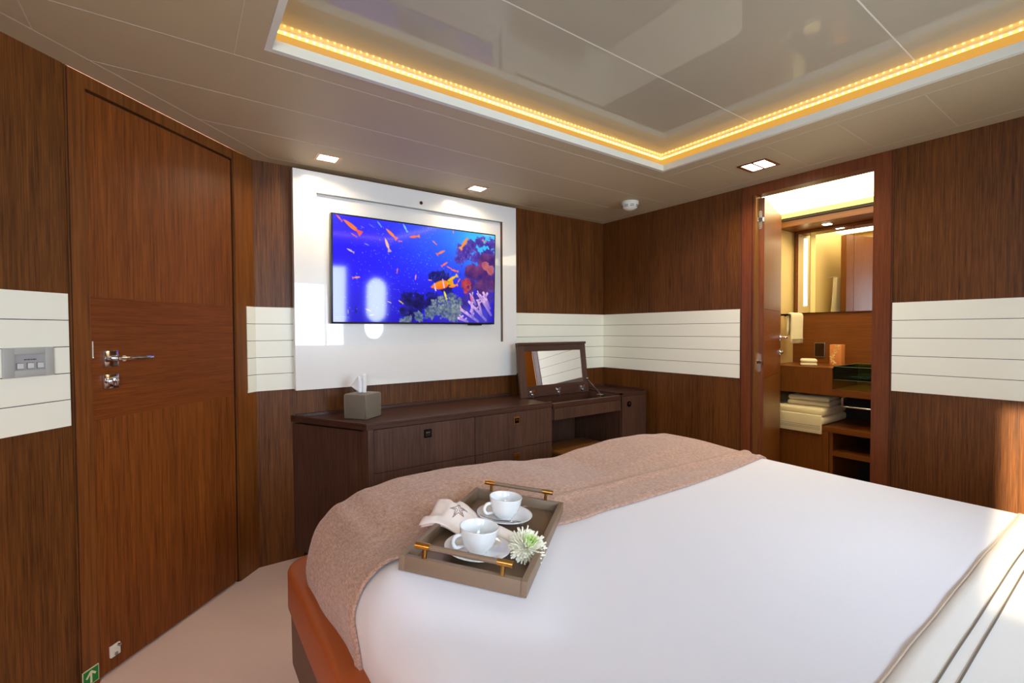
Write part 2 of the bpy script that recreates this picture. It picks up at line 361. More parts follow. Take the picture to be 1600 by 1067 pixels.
# ---------------- cabin door in the diagonal wall (local frame)
d = empty('door_1', rot=R45, kind='structure')
m = MB(); f = NW
m.box(1.243, 1.247, f-.002, f+.05, 0, ZC-.002, GROOVE)
m.box(1.238, 1.243, f-.004, f+.05, 0, ZC-.002, WALLW); m.box(1.2475, 1.2505, f-.003, f+.05, 0, ZC-.002, DOORW)
m.box(1.251, 1.303, f-.001, f+.05, 0, ZC-.002, CASEW)
m.box(1.303, 1.948, f-.001, f+.05, 2.004, ZC-.002, CASEW)
m.box(1.948, 1.957, f+.006, f+.05, 0, ZC-.002, GROOVE); m.box(1.951, 1.9535, f-.002, f+.05, 0, ZC-.002, CASEW)
m.box(1.957, 2.021, f-.001, f+.05, 0, ZC-.002, CASEW)
m.build('door_frame', d)
m = MB(); m.box(1.306, 1.940, f+.003, f+.045, .012, B0-.001, DOORW); m.box(1.306, 1.940, f+.003, f+.045, B1-.003, 1.994, DOORW)
m.box(1.306, 1.940, f+.0035, f+.045, B0-.001, B1-.003, DOORH)
m.box(1.940, 1.948, f+.02, f+.045, .012, 2.0, GROOVE); m.box(1.306, 1.948, f+.02, f+.045, 1.994, 2.004, GROOVE)
m.build('door_leaf', d)
m = MB(); m.box(1.340, 1.388, f-.008, f+.003, 1.075, 1.131, CHROME, .002); m.cyl((1.372, f-.008, 1.104), (1.372, f-.05, 1.104), .010, CHROME)
m.build('handle_rose', d, autos=40)
m = MB(); m.box(1.350, 1.478, f-.058, f-.046, 1.098, 1.110, CHROME, .0025); m.build('door_handle', d, autos=40)
m = MB(); m.box(1.338, 1.388, f-.007, f+.003, .999, 1.049, CHROME, .002); m.cyl((1.363, f-.007, 1.024), (1.363, f-.022, 1.024), .011, CHROME); m.box(1.360, 1.366, f-.034, f-.02, 1.010, 1.038, CHROME, .001)
m.build('thumb_turn', d, autos=40)
B(1.3035, 1.308, f-.0025, f+.002, 1.108, 1.164, CHROME, 'strike_plate', d)
m = MB(); m.box(1.338, 1.372, f-.006, f+.003, .058, .098, WHITEP, .002); m.box(1.350, 1.358, f-.011, f-.005, .062, .072, STEEL); m.cyl((1.364, f-.006, .092), (1.364, f-.014, .092), .005, STEEL, 12)
m.build('door_catch', d)
# exit arrow sign on the casing
sg = tag(empty('exit_sign', (0, 0, 0), R45), 'small green sign with white upward arrow at the foot of the cabin door casing', 'sign')
m = MB(); m.box(1.246, 1.298, f-.004, f-.0015, .018, .072, SIGNW); m.build('sign_plate', sg)
m = MB(); m.box(1.2485, 1.2955, f-.0048, f-.004, .0205, .0695, GREEN); m.build('green_field', sg)
m = MB()
def bar2(x0, z0, x1, z1, w=.0062, y=f-.0056):
    a = Vector((x0, z0)); b = Vector((x1, z1)); n = Vector((-(b-a).y, (b-a).x)).normalized()*w/2
    P = [a+n, b+n, b-n, a-n]; m.faces([(p.x, y, p.y) for p in P]+[(p.x, y+.0008, p.y) for p in P], [(0, 1, 2, 3), (7, 6, 5, 4), (0, 4, 5, 1), (1, 5, 6, 2), (2, 6, 7, 3), (3, 7, 4, 0)], SIGNW)
bar2(1.272, .024, 1.272, .062); bar2(1.2725, .0632, 1.2575, .044); bar2(1.2715, .0632, 1.2865, .048)
m.build('arrow', sg)
# dimmer panel
sw = tag(empty('light_switch', (0, 0, 0), R45), 'silver three button switch plate on the cream boards left of the cabin door', 'switch')
m = MB(); g = f-.004
m.box(1.056, 1.083, g-.009, g, 1.064, 1.150, SILVER, .002); m.box(1.160, 1.184, g-.009, g, 1.064, 1.150, SILVER, .002)
m.box(1.082, 1.161, g-.009, g, 1.130, 1.150, SILVER, .002); m.box(1.082, 1.161, g-.009, g, 1.064, 1.084, SILVER, .002)
m.build('faceplate', sw, autos=40)
B(1.083, 1.160, g-.005, g, 1.084, 1.130, SILVER2, 'insert', sw)
BTN = mat('pale_button', (206, 207, 206), .4)
for x in (1.089, 1.115, 1.140):
    o = B(x, x+.0155, g-.0085, g-.0055, 1.0885, 1.1045, BTN, 'button', sw, .0012); B(x-.0012, x+.0167, g-.0056, g-.005, 1.0873, 1.1057, mat('button_gap_grey', (96, 98, 100), .6), 'button_surround', sw)
m = MB(); x = 1.108
for w in (.004, .002, .005, .002, .003, .005, .002): m.box(x, x+w, g-.0053, g-.005, 1.1135, 1.1165, BLACKP); x += w+.0012
m.build('printed_mark', sw)
# ---------------- bathroom doorway: frame, leaf
d2 = empty('door_2', kind='structure')
m = MB()
for (y0, y1) in ((DY1, 1.507), (.765, DY0)): m.box(X_-.004, X_+.082, y0, y1, 0, ZC-.002, REDW)
m.box(X_-.003, X_+.082, DY0, DY1, DZ, ZC-.002, REDW)
m.box(X_-.0055, X_-.004, 1.4995, 1.502, 0, ZC-.002, GROOVE); m.box(X_-.0055, X_-.004, .7690, .7705, 0, ZC-.002, GROOVE)
m.box(X_-.006, X_-.004, DY1+.009, DY1+.012, 0, DZ, GROOVE)
m.box(X_-.001, X_+.05, DY1-.008, DY1, 0, DZ, mat('brass_edge_strip', (150, 104, 52), .35, metal=.6))
m.build('door_frame', d2)
leaf = empty('door_leaf', (X_+.05, 1.392, 0), (0, 0, math.radians(15.7))); leaf.parent = d2
m = MB(); lw = .575
m.box(0, lw, 0, .046, .012, .897, BATHW); m.box(0, lw, 0, .046, .900, 1.315, DOORH); m.box(0, lw, 0, .046, 1.318, 1.977, BATHW)
m.box(0, lw, .003, .043, .89, 1.32, GROOVE); m.build('leaf_panel', leaf)
m = MB(); m.box(-.003, .002, -.0005, .0465, .012, 1.977, REDW); m.build('edge_strip', leaf)
for zc in (1.847, .995):
    m = MB()
    pts = []
    for k in range(13): t = math.pi*k/12; pts.append((.023+.011*math.cos(t), zc+.045+.011*math.sin(t)))
    for k in range(13): t = math.pi+math.pi*k/12; pts.append((.023+.011*math.cos(t), zc-.045+.011*math.sin(t)))
    n = len(pts); m.faces([(-.005, y, z) for y, z in pts]+[(-.003, y, z) for y, z in pts], [tuple(range(n)), tuple(range(2*n-1, n-1, -1))]+[(i, (i+1) % n, n+(i+1) % n, n+i) for i in range(n)], STEEL)
    m.cyl((-.006, .008, zc-.012), (-.006, .008, zc+.012), .007, CHROME, 12); m.box(-.02, -.003, .008, .034, zc-.005, zc+.009, CHROME)
    m.cyl((-.018, .036, zc-.01), (-.018, .036, zc+.01), .006, CHROME, 12)
    m.build('hinge', leaf, autos=40)
m = MB(); m.box(lw-.055, lw-.012, -.008, 0, 1.115, 1.160, CHROME, .002); m.cyl((lw-.03, -.008, 1.138), (lw-.03, -.045, 1.138), .008, CHROME, 14); m.box(lw-.13, lw-.022, -.052, -.042, 1.132, 1.144, CHROME, .002)
m.build('door_handle', leaf, autos=40)
m = MB(); m.box(lw-.055, lw-.012, -.007, 0, 1.015, 1.058, CHROME, .002); m.cyl((lw-.033, -.007, 1.036), (lw-.033, -.02, 1.036), .010, CHROME, 14); m.build('thumb_turn', leaf, autos=40)
# ---------------- television surround and television
ts = tag(empty('television_surround', (1.19, T_, .89)), 'large glossy white panel with recessed field framing the television on the end wall', 'wall panel')
def rel(o, p): o.parent = p; o.matrix_parent_inverse = Matrix.Translation(-Vector(p.location)) if tuple(p.rotation_euler) == (0, 0, 0) else p.matrix_basis.inverted(); return o
m = MB(); py = T_-.05; PX0, PX1, PZ0, PZ1 = .484, 1.892, .890, 2.030; QX0, QX1, QZ0, QZ1 = .597, 1.780, 1.120, 1.924
m.box(PX0, QX0, py, T_-.002, PZ0, PZ1, GLOSSW); m.box(QX1, PX1, py, T_-.002, PZ0, PZ1, GLOSSW); m.box(QX0, QX1, py, T_-.002, PZ0, QZ0, GLOSSW); m.box(QX0, QX1, py, T_-.002, QZ1, PZ1, GLOSSW)
rel(m.build('panel_frame', weld=True), ts)
rel(B(QX0, QX1, py+.022, T_-.002, QZ0, QZ1, GLOSSW, 'recessed_panel'), ts)
m = MB(); m.box(QX1-.003, QX1, py+.0005, py+.022, QZ0, QZ1, mat('bronze_recess_edge', (96, 66, 40), .3, metal=.5)); m.box(QX0, QX1, py+.0005, py+.022, QZ1-.003, QZ1, mat('grey_recess_edge', (150, 150, 146), .4))
rel(m.build('recess_edge'), ts)
m = MB(); m.cyl((1.191, py-.0015, 1.959), (1.191, py, 1.959), .011, BRASS, 20); m.cyl((1.191, py-.002, 1.959), (1.191, py-.0015, 1.959), .008, BLACKP, 20)
rel(m.build('infrared_sensor'), ts)
tv = tag(empty('television', (1.18, T_-.03, 1.237)), 'flat screen television showing an underwater coral reef with clownfish', 'television')
TX0, TX1, TZ0, TZ1, ty = .660, 1.698, 1.237, 1.823, T_-.070
m = MB(); m.box(TX0, TX1, ty, ty+.040, TZ0, TZ1, BLACKP, .002); rel(m.build('casing', autos=40), tv)
m = MB(); m.box(1.50, 1.60, ty-.001, ty+.012, TZ0-.007, TZ0, BLACKP, .001); rel(m.build('status_bar'), tv)
# the picture on the screen
NXp, NYp = 420, 236
img = np.zeros((NYp, NXp, 3)); V_, U_ = np.mgrid[0:NYp, 0:NXp]; U_ = (U_+.5)/NXp; V_ = (V_+.5)/NYp; ASP = 1.77
rng = np.random.default_rng(3)
def cs(X, Y):
    t = (X-90)/1230; top = 120+155*t; bot = 935+5*t; v = (Y-top)/(bot-top); return t/(1.226-.226*t), v
def lerp(a, b, t): return np.array(a)/255*(1-t[..., None])+np.array(b)/255*t[..., None]
g1 = np.clip(1.25*np.exp(-((U_-.98)**2/.12+(V_-.02)**2/.16)), 0, 1); img = lerp((38, 22, 240), (52, 190, 255), g1)
g2 = np.clip(np.exp(-((U_-.55)**2/.08+(V_-.12)**2/.2))*.45, 0, 1); img = img*(1-g2[..., None])+np.array([40, 120, 250])/255*g2[..., None]
dk = np.clip((V_-.55)*1.6+(U_-.35)*.5, 0, 1)*.55; img = img*(1-dk[..., None])+np.array([18, 14, 120])/255*dk[..., None]
def vnoise(fx, fy, seed):
    r = np.random.default_rng(seed); G = r.random((int(fy)+3, int(fx)+3)); x = U_*fx; y = V_*fy; i = x.astype(int); j = y.astype(int); a = x-i; b = y-j; a = a*a*(3-2*a); b = b*b*(3-2*b)
    return G[j, i]*(1-a)*(1-b)+G[j, i+1]*a*(1-b)+G[j+1, i]*(1-a)*b+G[j+1, i+1]*a*b
def fbm(f, seed): return (vnoise(f*ASP, f, seed)+.6*vnoise(2*f*ASP, 2*f, seed+1)+.4*vnoise(4*f*ASP, 4*f, seed+2))/2
def blob(pts, cols, f=14, wob=.03, seed=0):
    """coral mass: union of discs with noisy edge and knobbly colour"""
    global img
    d = np.full(U_.shape, 9.)
    for X, Y, r in pts:
        u, v = cs(X, Y); d = np.minimum(d, np.sqrt(((U_-u)*ASP)**2+(V_-v)**2)-r/790)
    n = fbm(f, seed); a = np.clip((wob*(n-.5)*3-d)/.008, 0, 1); t = fbm(f*1.4, seed+9); t = np.clip((t-.3)*2.2, 0, 1)
    rim = np.clip(1+d/.05, 0, 1)*.5; c = lerp(cols[0], cols[1], t); c = c*(1-rim[..., None]*.5)+np.array(cols[2])/255*rim[..., None]*.5
    img = img*(1-a[..., None])+c*a[..., None]
def stick(X0, Y0, X1, Y1, r, c0, c1):
    global img
    u0_, v0_ = cs(X0, Y0); u1_, v1_ = cs(X1, Y1); dx, dy = (u1_-u0_)*ASP, v1_-v0_; L2 = dx*dx+dy*dy+1e-9
    t = np.clip((((U_-u0_)*ASP)*dx+(V_-v0_)*dy)/L2, 0, 1); d = np.sqrt(((U_-u0_)*ASP-t*dx)**2+(V_-v0_-t*dy)**2)-r/790
    a = np.clip(-d/.004, 0, 1); c = lerp(c0, c1, t); img = img*(1-a[..., None])+c*a[..., None]
def fish(X, Y, L, ang, body, tail, fat=.3, belly=None):
    global img
    u, v = cs(X, Y); ca, sa = math.cos(math.radians(ang)), math.sin(math.radians(ang)); l = L/790/2
    x = (U_-u)*ASP; y = V_-v; p = (x*ca+y*sa)/l; q = (-x*sa+y*ca)/l
    w = fat*np.sqrt(np.clip(1-p*p, 0, 1))*(1-.25*p); a = np.clip((w-np.abs(q))/.12, 0, 1)*(p > -.95)
    c = lerp(body, belly or body, np.clip(q/fat*.5+.5, 0, 1)); img = img*(1-a[..., None])+c*a[..., None]
    tl = (p > -1.5) & (p < -.7); a = np.clip((.08+(-.7-p)*.45-np.abs(q))/.1, 0, 1)*tl*.9; img = img*(1-a[..., None])+np.array(tail)/255*a[..., None]
# specks drifting in the water
for k in range(520):
    X = rng.normal(620, 230); Y = rng.uniform(180, 900)
    if X < 100 or X > 1290: continue
    u, v = cs(X, Y)
    if not 0 < v < 1 or not 0 < u < 1: continue
    i, j = int(v*NYp), int(u*NXp); a = rng.uniform(.3, .95); c = np.array([150, 190, 255])/255
    img[i, j] = img[i, j]*(1-a)+c*a
    if rng.random() < .3 and j+1 < NXp: img[i, j+1] = img[i, j+1]*(1-a)+c*a
blob([(660, 760, 60), (740, 790, 80), (840, 800, 90), (700, 870, 70), (620, 850, 30), (930, 600, 60), (870, 580, 45), (960, 650, 80)], [(14, 10, 70), (30, 24, 130), (40, 60, 190)], 16, .05, 4)
for k in range(26):
    X = rng.uniform(840, 1060); Y = rng.uniform(500, 600); stick(X, Y+50, X+rng.uniform(-25, 35), Y, 3, (20, 20, 110), (60, 110, 220))
blob([(1090, 400, 75), (1060, 450, 50), (1150, 360, 60), (1210, 330, 55), (1290, 350, 60), (1270, 420, 70), (1180, 440, 60)], [(52, 34, 140), (92, 58, 170), (120, 110, 215)], 26, .04, 11)
for k in range(60):
    X = rng.uniform(1020, 1180); Y = rng.uniform(360, 470); stick(X, Y+22, X+rng.uniform(-8, 8), Y, 4, (60, 40, 150), (120, 96, 205))
blob([(1240, 470, 62), (1300, 470, 60), (1150, 560, 75), (1240, 580, 100), (1130, 650, 70), (1230, 670, 80), (1300, 640, 70)], [(46, 22, 110), (112, 48, 104), (150, 110, 190)], 9, .03, 21)
blob([(1100, 640, 45), (1110, 690, 35)], [(150, 40, 70), (206, 74, 60), (150, 60, 120)], 28, .03, 25)
blob([(1250, 505, 40), (1290, 540, 42)], [(150, 70, 90), (190, 96, 96), (190, 130, 170)], 18, .02, 27)
blob([(1150, 760, 60), (1080, 800, 70), (1200, 800, 70), (1290, 760, 40)], [(40, 26, 130), (64, 40, 160), (80, 60, 190)], 20, .04, 28)
blob([(860, 800, 38), (920, 770, 48), (1000, 760, 52), (1050, 790, 50), (930, 840, 70), (830, 860, 60), (1010, 860, 80), (740, 900, 50), (660, 915, 40), (620, 925, 25)], [(52, 74, 120), (132, 142, 142), (80, 100, 180)], 30, .03, 31)
for k in range(70):
    X = rng.uniform(840, 1080); Y = 735+abs(X-960)*.25+rng.uniform(0, 90); stick(X, Y+16, X+rng.uniform(-6, 6), Y, 5, (70, 92, 130), (168, 172, 160))
for (a, b, c, d_) in ((1200, 930, 1070, 840), (1160, 905, 1150, 790), (1260, 920, 1130, 780), (1230, 890, 1200, 770), (1300, 880, 1200, 720), (1280, 800, 1240, 710), (1120, 930, 1050, 905), (1180, 800, 1150, 740), (1290, 830, 1240, 750)):
    stick(a, b, c, d_, 13, (110, 90, 190), (226, 180, 222))
    for q in range(4):
        t = rng.uniform(.3, 1); X = a+(c-a)*t; Y = b+(d_-b)*t; stick(X, Y, X+rng.uniform(-28, 22), Y-rng.uniform(14, 34), 7, (140, 110, 200), (236, 190, 214))
stick(1150, 770, 1145, 740, 10, (220, 90, 140), (236, 110, 150))
for f_ in ((225, 205, 130, 215, (255, 120, 50), (250, 90, 60)), (135, 145, 50, 225, (230, 110, 90), (220, 90, 90)), (525, 260, 95, 220, (250, 130, 70), (240, 110, 90)), (500, 340, 90, 250, (245, 190, 150), (220, 170, 160)), (700, 288, 75, -12+180, (255, 110, 40), (255, 130, 60)),
           (595, 322, 30, 180, (240, 130, 110), (240, 130, 110)), (858, 328, 42, 215, (240, 130, 100), (230, 120, 110)), (918, 402, 72, -28, (255, 130, 50), (250, 110, 60)), (1095, 325, 110, -55, (255, 140, 40), (255, 160, 60)), (945, 490, 60, -35, (255, 120, 40), (250, 110, 60)),
           (218, 392, 50, 205, (210, 190, 170), (190, 170, 200)), (245, 275, 40, 210, (210, 100, 110), (190, 90, 120)), (580, 540, 36, -80, (230, 120, 90), (220, 110, 100)), (720, 588, 34, -80, (250, 170, 110), (240, 150, 110)), (825, 615, 28, 180, (255, 170, 90), (255, 170, 90)),
           (275, 597, 50, -10, (250, 160, 90), (240, 130, 80)), (1010, 540, 60, 190, (255, 120, 50), (255, 130, 60)), (970, 517, 40, 200, (255, 110, 60), (255, 120, 60)), (1048, 622, 34, 120, (255, 150, 50), (255, 150, 60)), (1235, 315, 44, 190, (240, 120, 80), (240, 120, 80)),
           (603, 780, 40, 215, (220, 190, 90), (210, 180, 90)), (350, 842, 40, 200, (190, 150, 90), (180, 130, 90)), (380, 884, 30, 170, (170, 150, 90), (170, 140, 90)), (1005, 250, 30, 90, (240, 140, 80), (240, 140, 80)), (515, 783, 26, 200, (220, 200, 80), (220, 200, 80)),
           (440, 190, 44, 230, (90, 170, 250), (90, 160, 250)), (635, 215, 60, 240, (120, 190, 250), (110, 180, 250)), (340, 345, 30, 200, (130, 150, 250), (130, 150, 250)), (380, 205, 40, 210, (90, 100, 250), (80, 90, 250)), (310, 215, 24, 200, (110, 110, 250), (110, 110, 250)), (265, 855, 40, 90, (16, 20, 90), (20, 20, 100)), (205, 862, 24, 90, (200, 190, 70), (190, 180, 70))):
    fish(*f_)
# clownfish
fish(1000, 660, 74, 165, (255, 130, 40), (255, 140, 40), .4); fish(990, 606, 96, 150, (240, 190, 20), (236, 200, 30), .3)
fish(945, 722, 60, 250, (236, 220, 30), (236, 220, 30), .35)
fish(905, 654, 172, 165, (255, 104, 20), (240, 170, 20), .46, (255, 150, 30))
def stripe(X, Y, hh, w, slant):
    stick(X-slant, Y-hh, X+slant, Y+hh, w, (214, 170, 236), (240, 214, 250))
stripe(868, 668, 26, 7, 5); stripe(932, 640, 30, 7, 6); stick(851, 676, 853, 680, 5, (30, 10, 30), (30, 10, 30))
for r_, w_ in ((900, 18), (912, 18)):
    X = 112
    while X < 212:
        l = rng.uniform(4, 14); stick(X, r_, X+l, r_, 2.4, (190, 200, 240), (190, 200, 240)); X += l+7
img = np.clip(img, 0, 1)
lin = np.where(img <= .04045, img/12.92, ((img+.055)/1.055)**2.4)
sx0, sx1, sz0, sz1 = TX0+.008, TX1-.008, TZ0+.010, TZ1-.008; sy = ty-.0008
xs = np.linspace(sx0, sx1, NXp+1); zs = np.linspace(sz1, sz0, NYp+1)
verts = [(float(x), sy, float(z)) for z in zs for x in xs]
faces = [(j*(NXp+1)+i, (j+1)*(NXp+1)+i, (j+1)*(NXp+1)+i+1, j*(NXp+1)+i+1) for j in range(NYp) for i in range(NXp)]
me = bpy.data.meshes.new('screen'); me.from_pydata(verts, [], faces)
ca_ = me.color_attributes.new('picture', 'FLOAT_COLOR', 'POINT')
pad = np.pad(lin, ((0, 1), (0, 1), (0, 0)), mode='edge'); pad2 = np.pad(lin, ((1, 0), (1, 0), (0, 0)), mode='edge'); cc = (pad+pad2)/2*.5+pad*.5
ca_.data.foreach_set('color', np.concatenate([cc, np.ones(cc.shape[:2]+(1,))], 2).astype(np.float32).ravel())
SCR = bpy.data.materials.new('television_picture'); SCR.use_nodes = True; nt = SCR.node_tree; b_ = nt.nodes['Principled BSDF']
at = nt.nodes.new('ShaderNodeAttribute'); at.attribute_name = 'picture'; nt.links.new(at.outputs['Color'], b_.inputs['Emission Color']); b_.inputs['Emission Strength'].default_value = .85
b_.inputs['Base Color'].default_value = (.01, .01, .012, 1); b_.inputs['Roughness'].default_value = .06; b_.inputs['Specular IOR Level'].default_value = .6
me.materials.append(SCR); so = bpy.data.objects.new('screen', me); COL.objects.link(so); rel(so, tv); tv.rotation_euler = (math.radians(1.9), 0, 0)
# ---------------- sideboard, dressing table, corner cabinet
FY = 2.165; ZT = .745; ZL = .758
sb = tag(empty('sideboard', (1.2, 2.4, 0)), 'long dark wood sideboard with drawers and angled end below the television', 'sideboard')
SX0, SX1 = .708, 1.853; poly = [(.722, FY+.015), (SX1, FY+.015), (SX1, T_-.006), (.474, T_-.006)]
m = MB(); m.prism(poly, .05, ZT-.03, SIDEW); m.prism([(.77, FY+.05), (SX1, FY+.05), (SX1, T_-.006), (.52, T_-.006)], 0, .05, GROOVE)
rel(m.build('carcass'), sb)
m = MB(); m.prism([(.716, FY+.002), (.7425, FY+.002), (.7425, FY+.03), (.7015, FY+.03)], .04, .726, SIDEW); rel(m.build('corner_stile'), sb)
m = MB(); top = [(SX0, FY), (SX1, FY), (SX1, T_-.006), (.466, T_-.006)]; m.prism(top, .726, ZT, SIDEH)
def lip(p, q, w=.014, z0=ZT, z1=ZL, mt=SIDEH):
    p, q = Vector(p), Vector(q); dd = (q-p).normalized(); n = Vector((-dd.y, dd.x))*w
    m.prism([tuple(p), tuple(q), tuple(q+n), tuple(p+n)], z0, z1, mt)
lip((SX0, FY), (SX1, FY)); lip((.466, T_-.006), (SX0, FY)); m.box(.49, SX1, T_-.022, T_-.006, ZT, ZT+.018, SIDEH)
rel(m.build('top_board', bev=.002), sb)
def latch(m, x, y, z, fr, inner):
    m.box(x-.021, x+.021, y-.0035, y, z-.021, z+.021, fr, .001); m.box(x-.014, x+.014, y-.0045, y-.0035, z-.014, z+.014, inner)
    m.box(x-.011, x+.011, y-.007, y-.0045, z+.003, z+.007, CHROME)
for ci, (x0, x1) in enumerate(((.7445, 1.3015), (1.3045, 1.851))):
    for ri, (z0, z1) in enumerate(((.5155, .7235), (.3055, .5125), (.055, .3025))):
        dr = rel(B(x0, x1, FY+.002, FY+.02, z0, z1, SIDEW, 'drawer', bev=.0008), sb)
        m = MB(); xc = (1.022, 1.583)[ci]; zc = (.673, .463, .25)[ri]
        latch(m, xc, FY+.002, zc, (DARKH, BRASS)[ci], (BLACKP, DARKH)[ci] if ri != 1 or ci == 0 else BRASS); o = m.build('latch'); o.parent = dr; o.matrix_parent_inverse = dr.matrix_parent_inverse.copy(); o.matrix_parent_inverse = Matrix.Identity(4)
# dressing table
dt = tag(empty('dressing_table', (2.16, 2.4, 0)), 'dark wood dressing table with hinged mirror lid standing open', 'dressing table')
DX0, DX1 = 1.862, 2.474
m = MB(); m.box(DX0, DX1, FY+.012, T_-.006, .642, .652, SIDEW); m.box(DX0, DX0+.014, FY+.012, T_-.006, .652, .742, SIDEW); m.box(DX1-.014, DX1, FY+.012, T_-.006, .652, .742, SIDEW)
m.box(DX0+.014, DX1-.014, 2.462, T_-.006, .652, .742, SIDEH); m.box(DX0, DX1, T_-.012, T_-.006, .0, .642, SIDEW)
rel(m.build('carcass'), dt)
rel(MB().box(DX0+.008, DX1-.006, FY, FY+.012, .641, .712, SIDEW, .001).build('drawer'), dt)
rel(MB().box(DX0-.003, DX1-.003, FY-.002, FY+.03, .7145, .744, SIDEH, .0015).build('front_rail'), dt)
LXA, LXB, LL = 1.825, 2.448, .352; tilt = math.atan2(.042, .345)
ld = empty('mirror_lid', (LXA, 2.448, .7475), (-tilt, 0, 0)); rel(ld, dt)
ld.rotation_euler = (-tilt, 0, 0)
lw_ = LXB-LXA; m = MB(); a0, a1, c0, c1 = .058, lw_-.048, .075, LL-.045
m.box(0, a0, 0, .016, 0, LL, SIDEW); m.box(a1, lw_, 0, .016, 0, LL, SIDEW); m.box(a0, a1, 0, .016, 0, c0, SIDEH); m.box(a0, a1, 0, .016, c1, LL, SIDEH); m.box(a0, a1, .008, .016, c0, c1, SIDEW)
m.box(0, lw_, -.012, .018, LL-.002, LL+.014, SIDEH, .001); o = m.build('lid_frame'); o.parent = ld
o = B(a0, a1, .004, .008, c0, c1, MIRROR, 'mirror'); o.parent = ld
for x in (.092, .325, .557):
    m = MB()
    for dx in (-.018, .018): m.cyl((x+dx, -.004, .042), (x+dx, 0, .042), .0085, CHROME, 12)
    m.cyl((x, -.012, .036), (x, 0, .036), .009, CHROME, 12); m.cyl((x-.008, -.010, .022), (x-.008, 0, .022), .006, CHROME, 10); m.cyl((x+.008, -.010, .022), (x+.008, 0, .022), .006, CHROME, 10)
    m.box(x-.016, x+.016, -.003, 0, .03, .044, STEEL); m.box(x-.004, x+.004, -.016, -.004, -.004, .02, STEEL)
    o = m.build('hinge', autos=40); o.parent = ld
m = MB(); m.tube([(2.440, 2.462, .835), (2.43, 2.38, .79), (2.405, 2.285, .742)], .0035, STEEL, 8); m.cyl((2.448, 2.463, .838), (2.430, 2.463, .838), .009, CHROME, 12)
m.box(2.372, 2.408, 2.262, 2.30, .726, .748, BRASS, .003); rel(m.build('lid_stay'), dt)
# corner cabinet
cc_ = tag(empty('corner_cabinet', (2.64, 2.4, 0)), 'narrow dark wood corner cabinet with one door right of the dressing table', 'cabinet')
m = MB(); m.prism([(2.482, FY+.014), (2.745, FY+.014), (2.796, FY+.065), (2.796, T_-.006), (2.482, T_-.006)], 0, ZT-.02, SIDEW); rel(m.build('carcass'), cc_)
m = MB(); m.prism([(2.478, FY), (2.748, FY), (2.797, FY+.05), (2.797, T_-.006), (2.478, T_-.006)], ZT-.012, ZT, SIDEH); lip((2.478, FY), (2.748, FY)); lip((2.748, FY), (2.797, FY+.05)); lip((2.478, T_-.006), (2.478, FY)); m.box(2.785, 2.797, FY+.06, T_-.006, ZT, ZL+.004, SIDEH); m.box(2.49, 2.79, T_-.022, T_-.006, ZT, ZT+.018, SIDEH)
rel(m.build('top_board'), cc_)
dr = rel(B(2.486, 2.744, FY+.001, FY+.014, .055, .731, SIDEW, 'cabinet_door', bev=.0008), cc_)
m = MB(); m.cyl((2.556, FY-.004, .677), (2.556, FY+.001, .677), .020, DARKH, 20); m.cyl((2.556, FY-.006, .680), (2.556, FY-.004, .680), .008, STEEL, 12); o = m.build('door_lock'); o.parent = dr
# stool
st = tag(empty('stool', (2.205, 2.32, 0)), 'low ochre leather cube stool pushed under the dressing table', 'stool')
rel(MB().box(1.980, 2.432, 2.135, 2.50, .33, .405, STOOLM, .014, seg=3).build('seat', autos=50), st); rel(MB().box(1.985, 2.427, 2.140, 2.495, .03, .33, STOOLM, .006).build('body', autos=50), st)
rel(MB().box(2.0, 2.41, 2.16, 2.48, 0, .03, GROOVE).build('plinth'), st)
# tissue box
tb = tag(empty('tissue_box', (.776, 2.425, ZT), (0, 0, math.radians(36))), 'grey leather tissue box cover with white tissue on the sideboard', 'tissue box')
m = MB(); h_ = .066; m.box(-h_, h_, -h_, h_, 0, .128, TISSB, .006, seg=3); o = m.build('cover', autos=50); o.parent = tb
for sx in (-1, 1):
    for sy_ in (-1, 1): MB().cyl((sx*(h_-.002), sy_*(h_-.002), .002), (sx*(h_-.002), sy_*(h_-.002), .122), .003, TISSB, 8).build('piping', tb, smooth=True)
m = MB(); m.lathe([(.0, .1285), (.030, .1285), (.032, .1290), (.0, .1291)], BLACKP, 28); o = m.build('opening'); o.parent = tb
cols = [((-.065, .038), (-.063, .041), .015), ((-.038, .018), (-.040, .066), 0), ((-.015, .002), (-.018, .094), -.012), ((-.010, -.004), (-.010, .084), .008), ((.002, -.004), (.004, .102), -.010), ((.014, -.002), (.016, .103), 0), ((.016, 0), (.018, .096), .015)]
P = []
for k in range(len(cols)-1):
    for q in range(4):
        t = q/4; c0_, c1_ = cols[k], cols[k+1]; mixp = lambda u, v: u+(v-u)*t; row = []
        for j in range(9):
            g_ = j/8; xb = mixp(c0_[0][0], c1_[0][0]); zb = mixp(c0_[0][1], c1_[0][1]); xt = mixp(c0_[1][0], c1_[1][0]); z1_ = mixp(c0_[1][1], c1_[1][1])
            row.append((xb+(xt-xb)*g_+.003*math.sin(g_*3.1), mixp(c0_[2], c1_[2])*(.5+.5*g_), .125+zb+(z1_-zb)*g_))
        P.append(row)
m = MB(); m.grid(P, TISSUE); o = m.build('tissue', smooth=True); o.parent = tb; o.rotation_euler = (0, 0, math.radians(-71)); s2 = o.modifiers.new('thick', 'SOLIDIFY'); s2.thickness = .0012
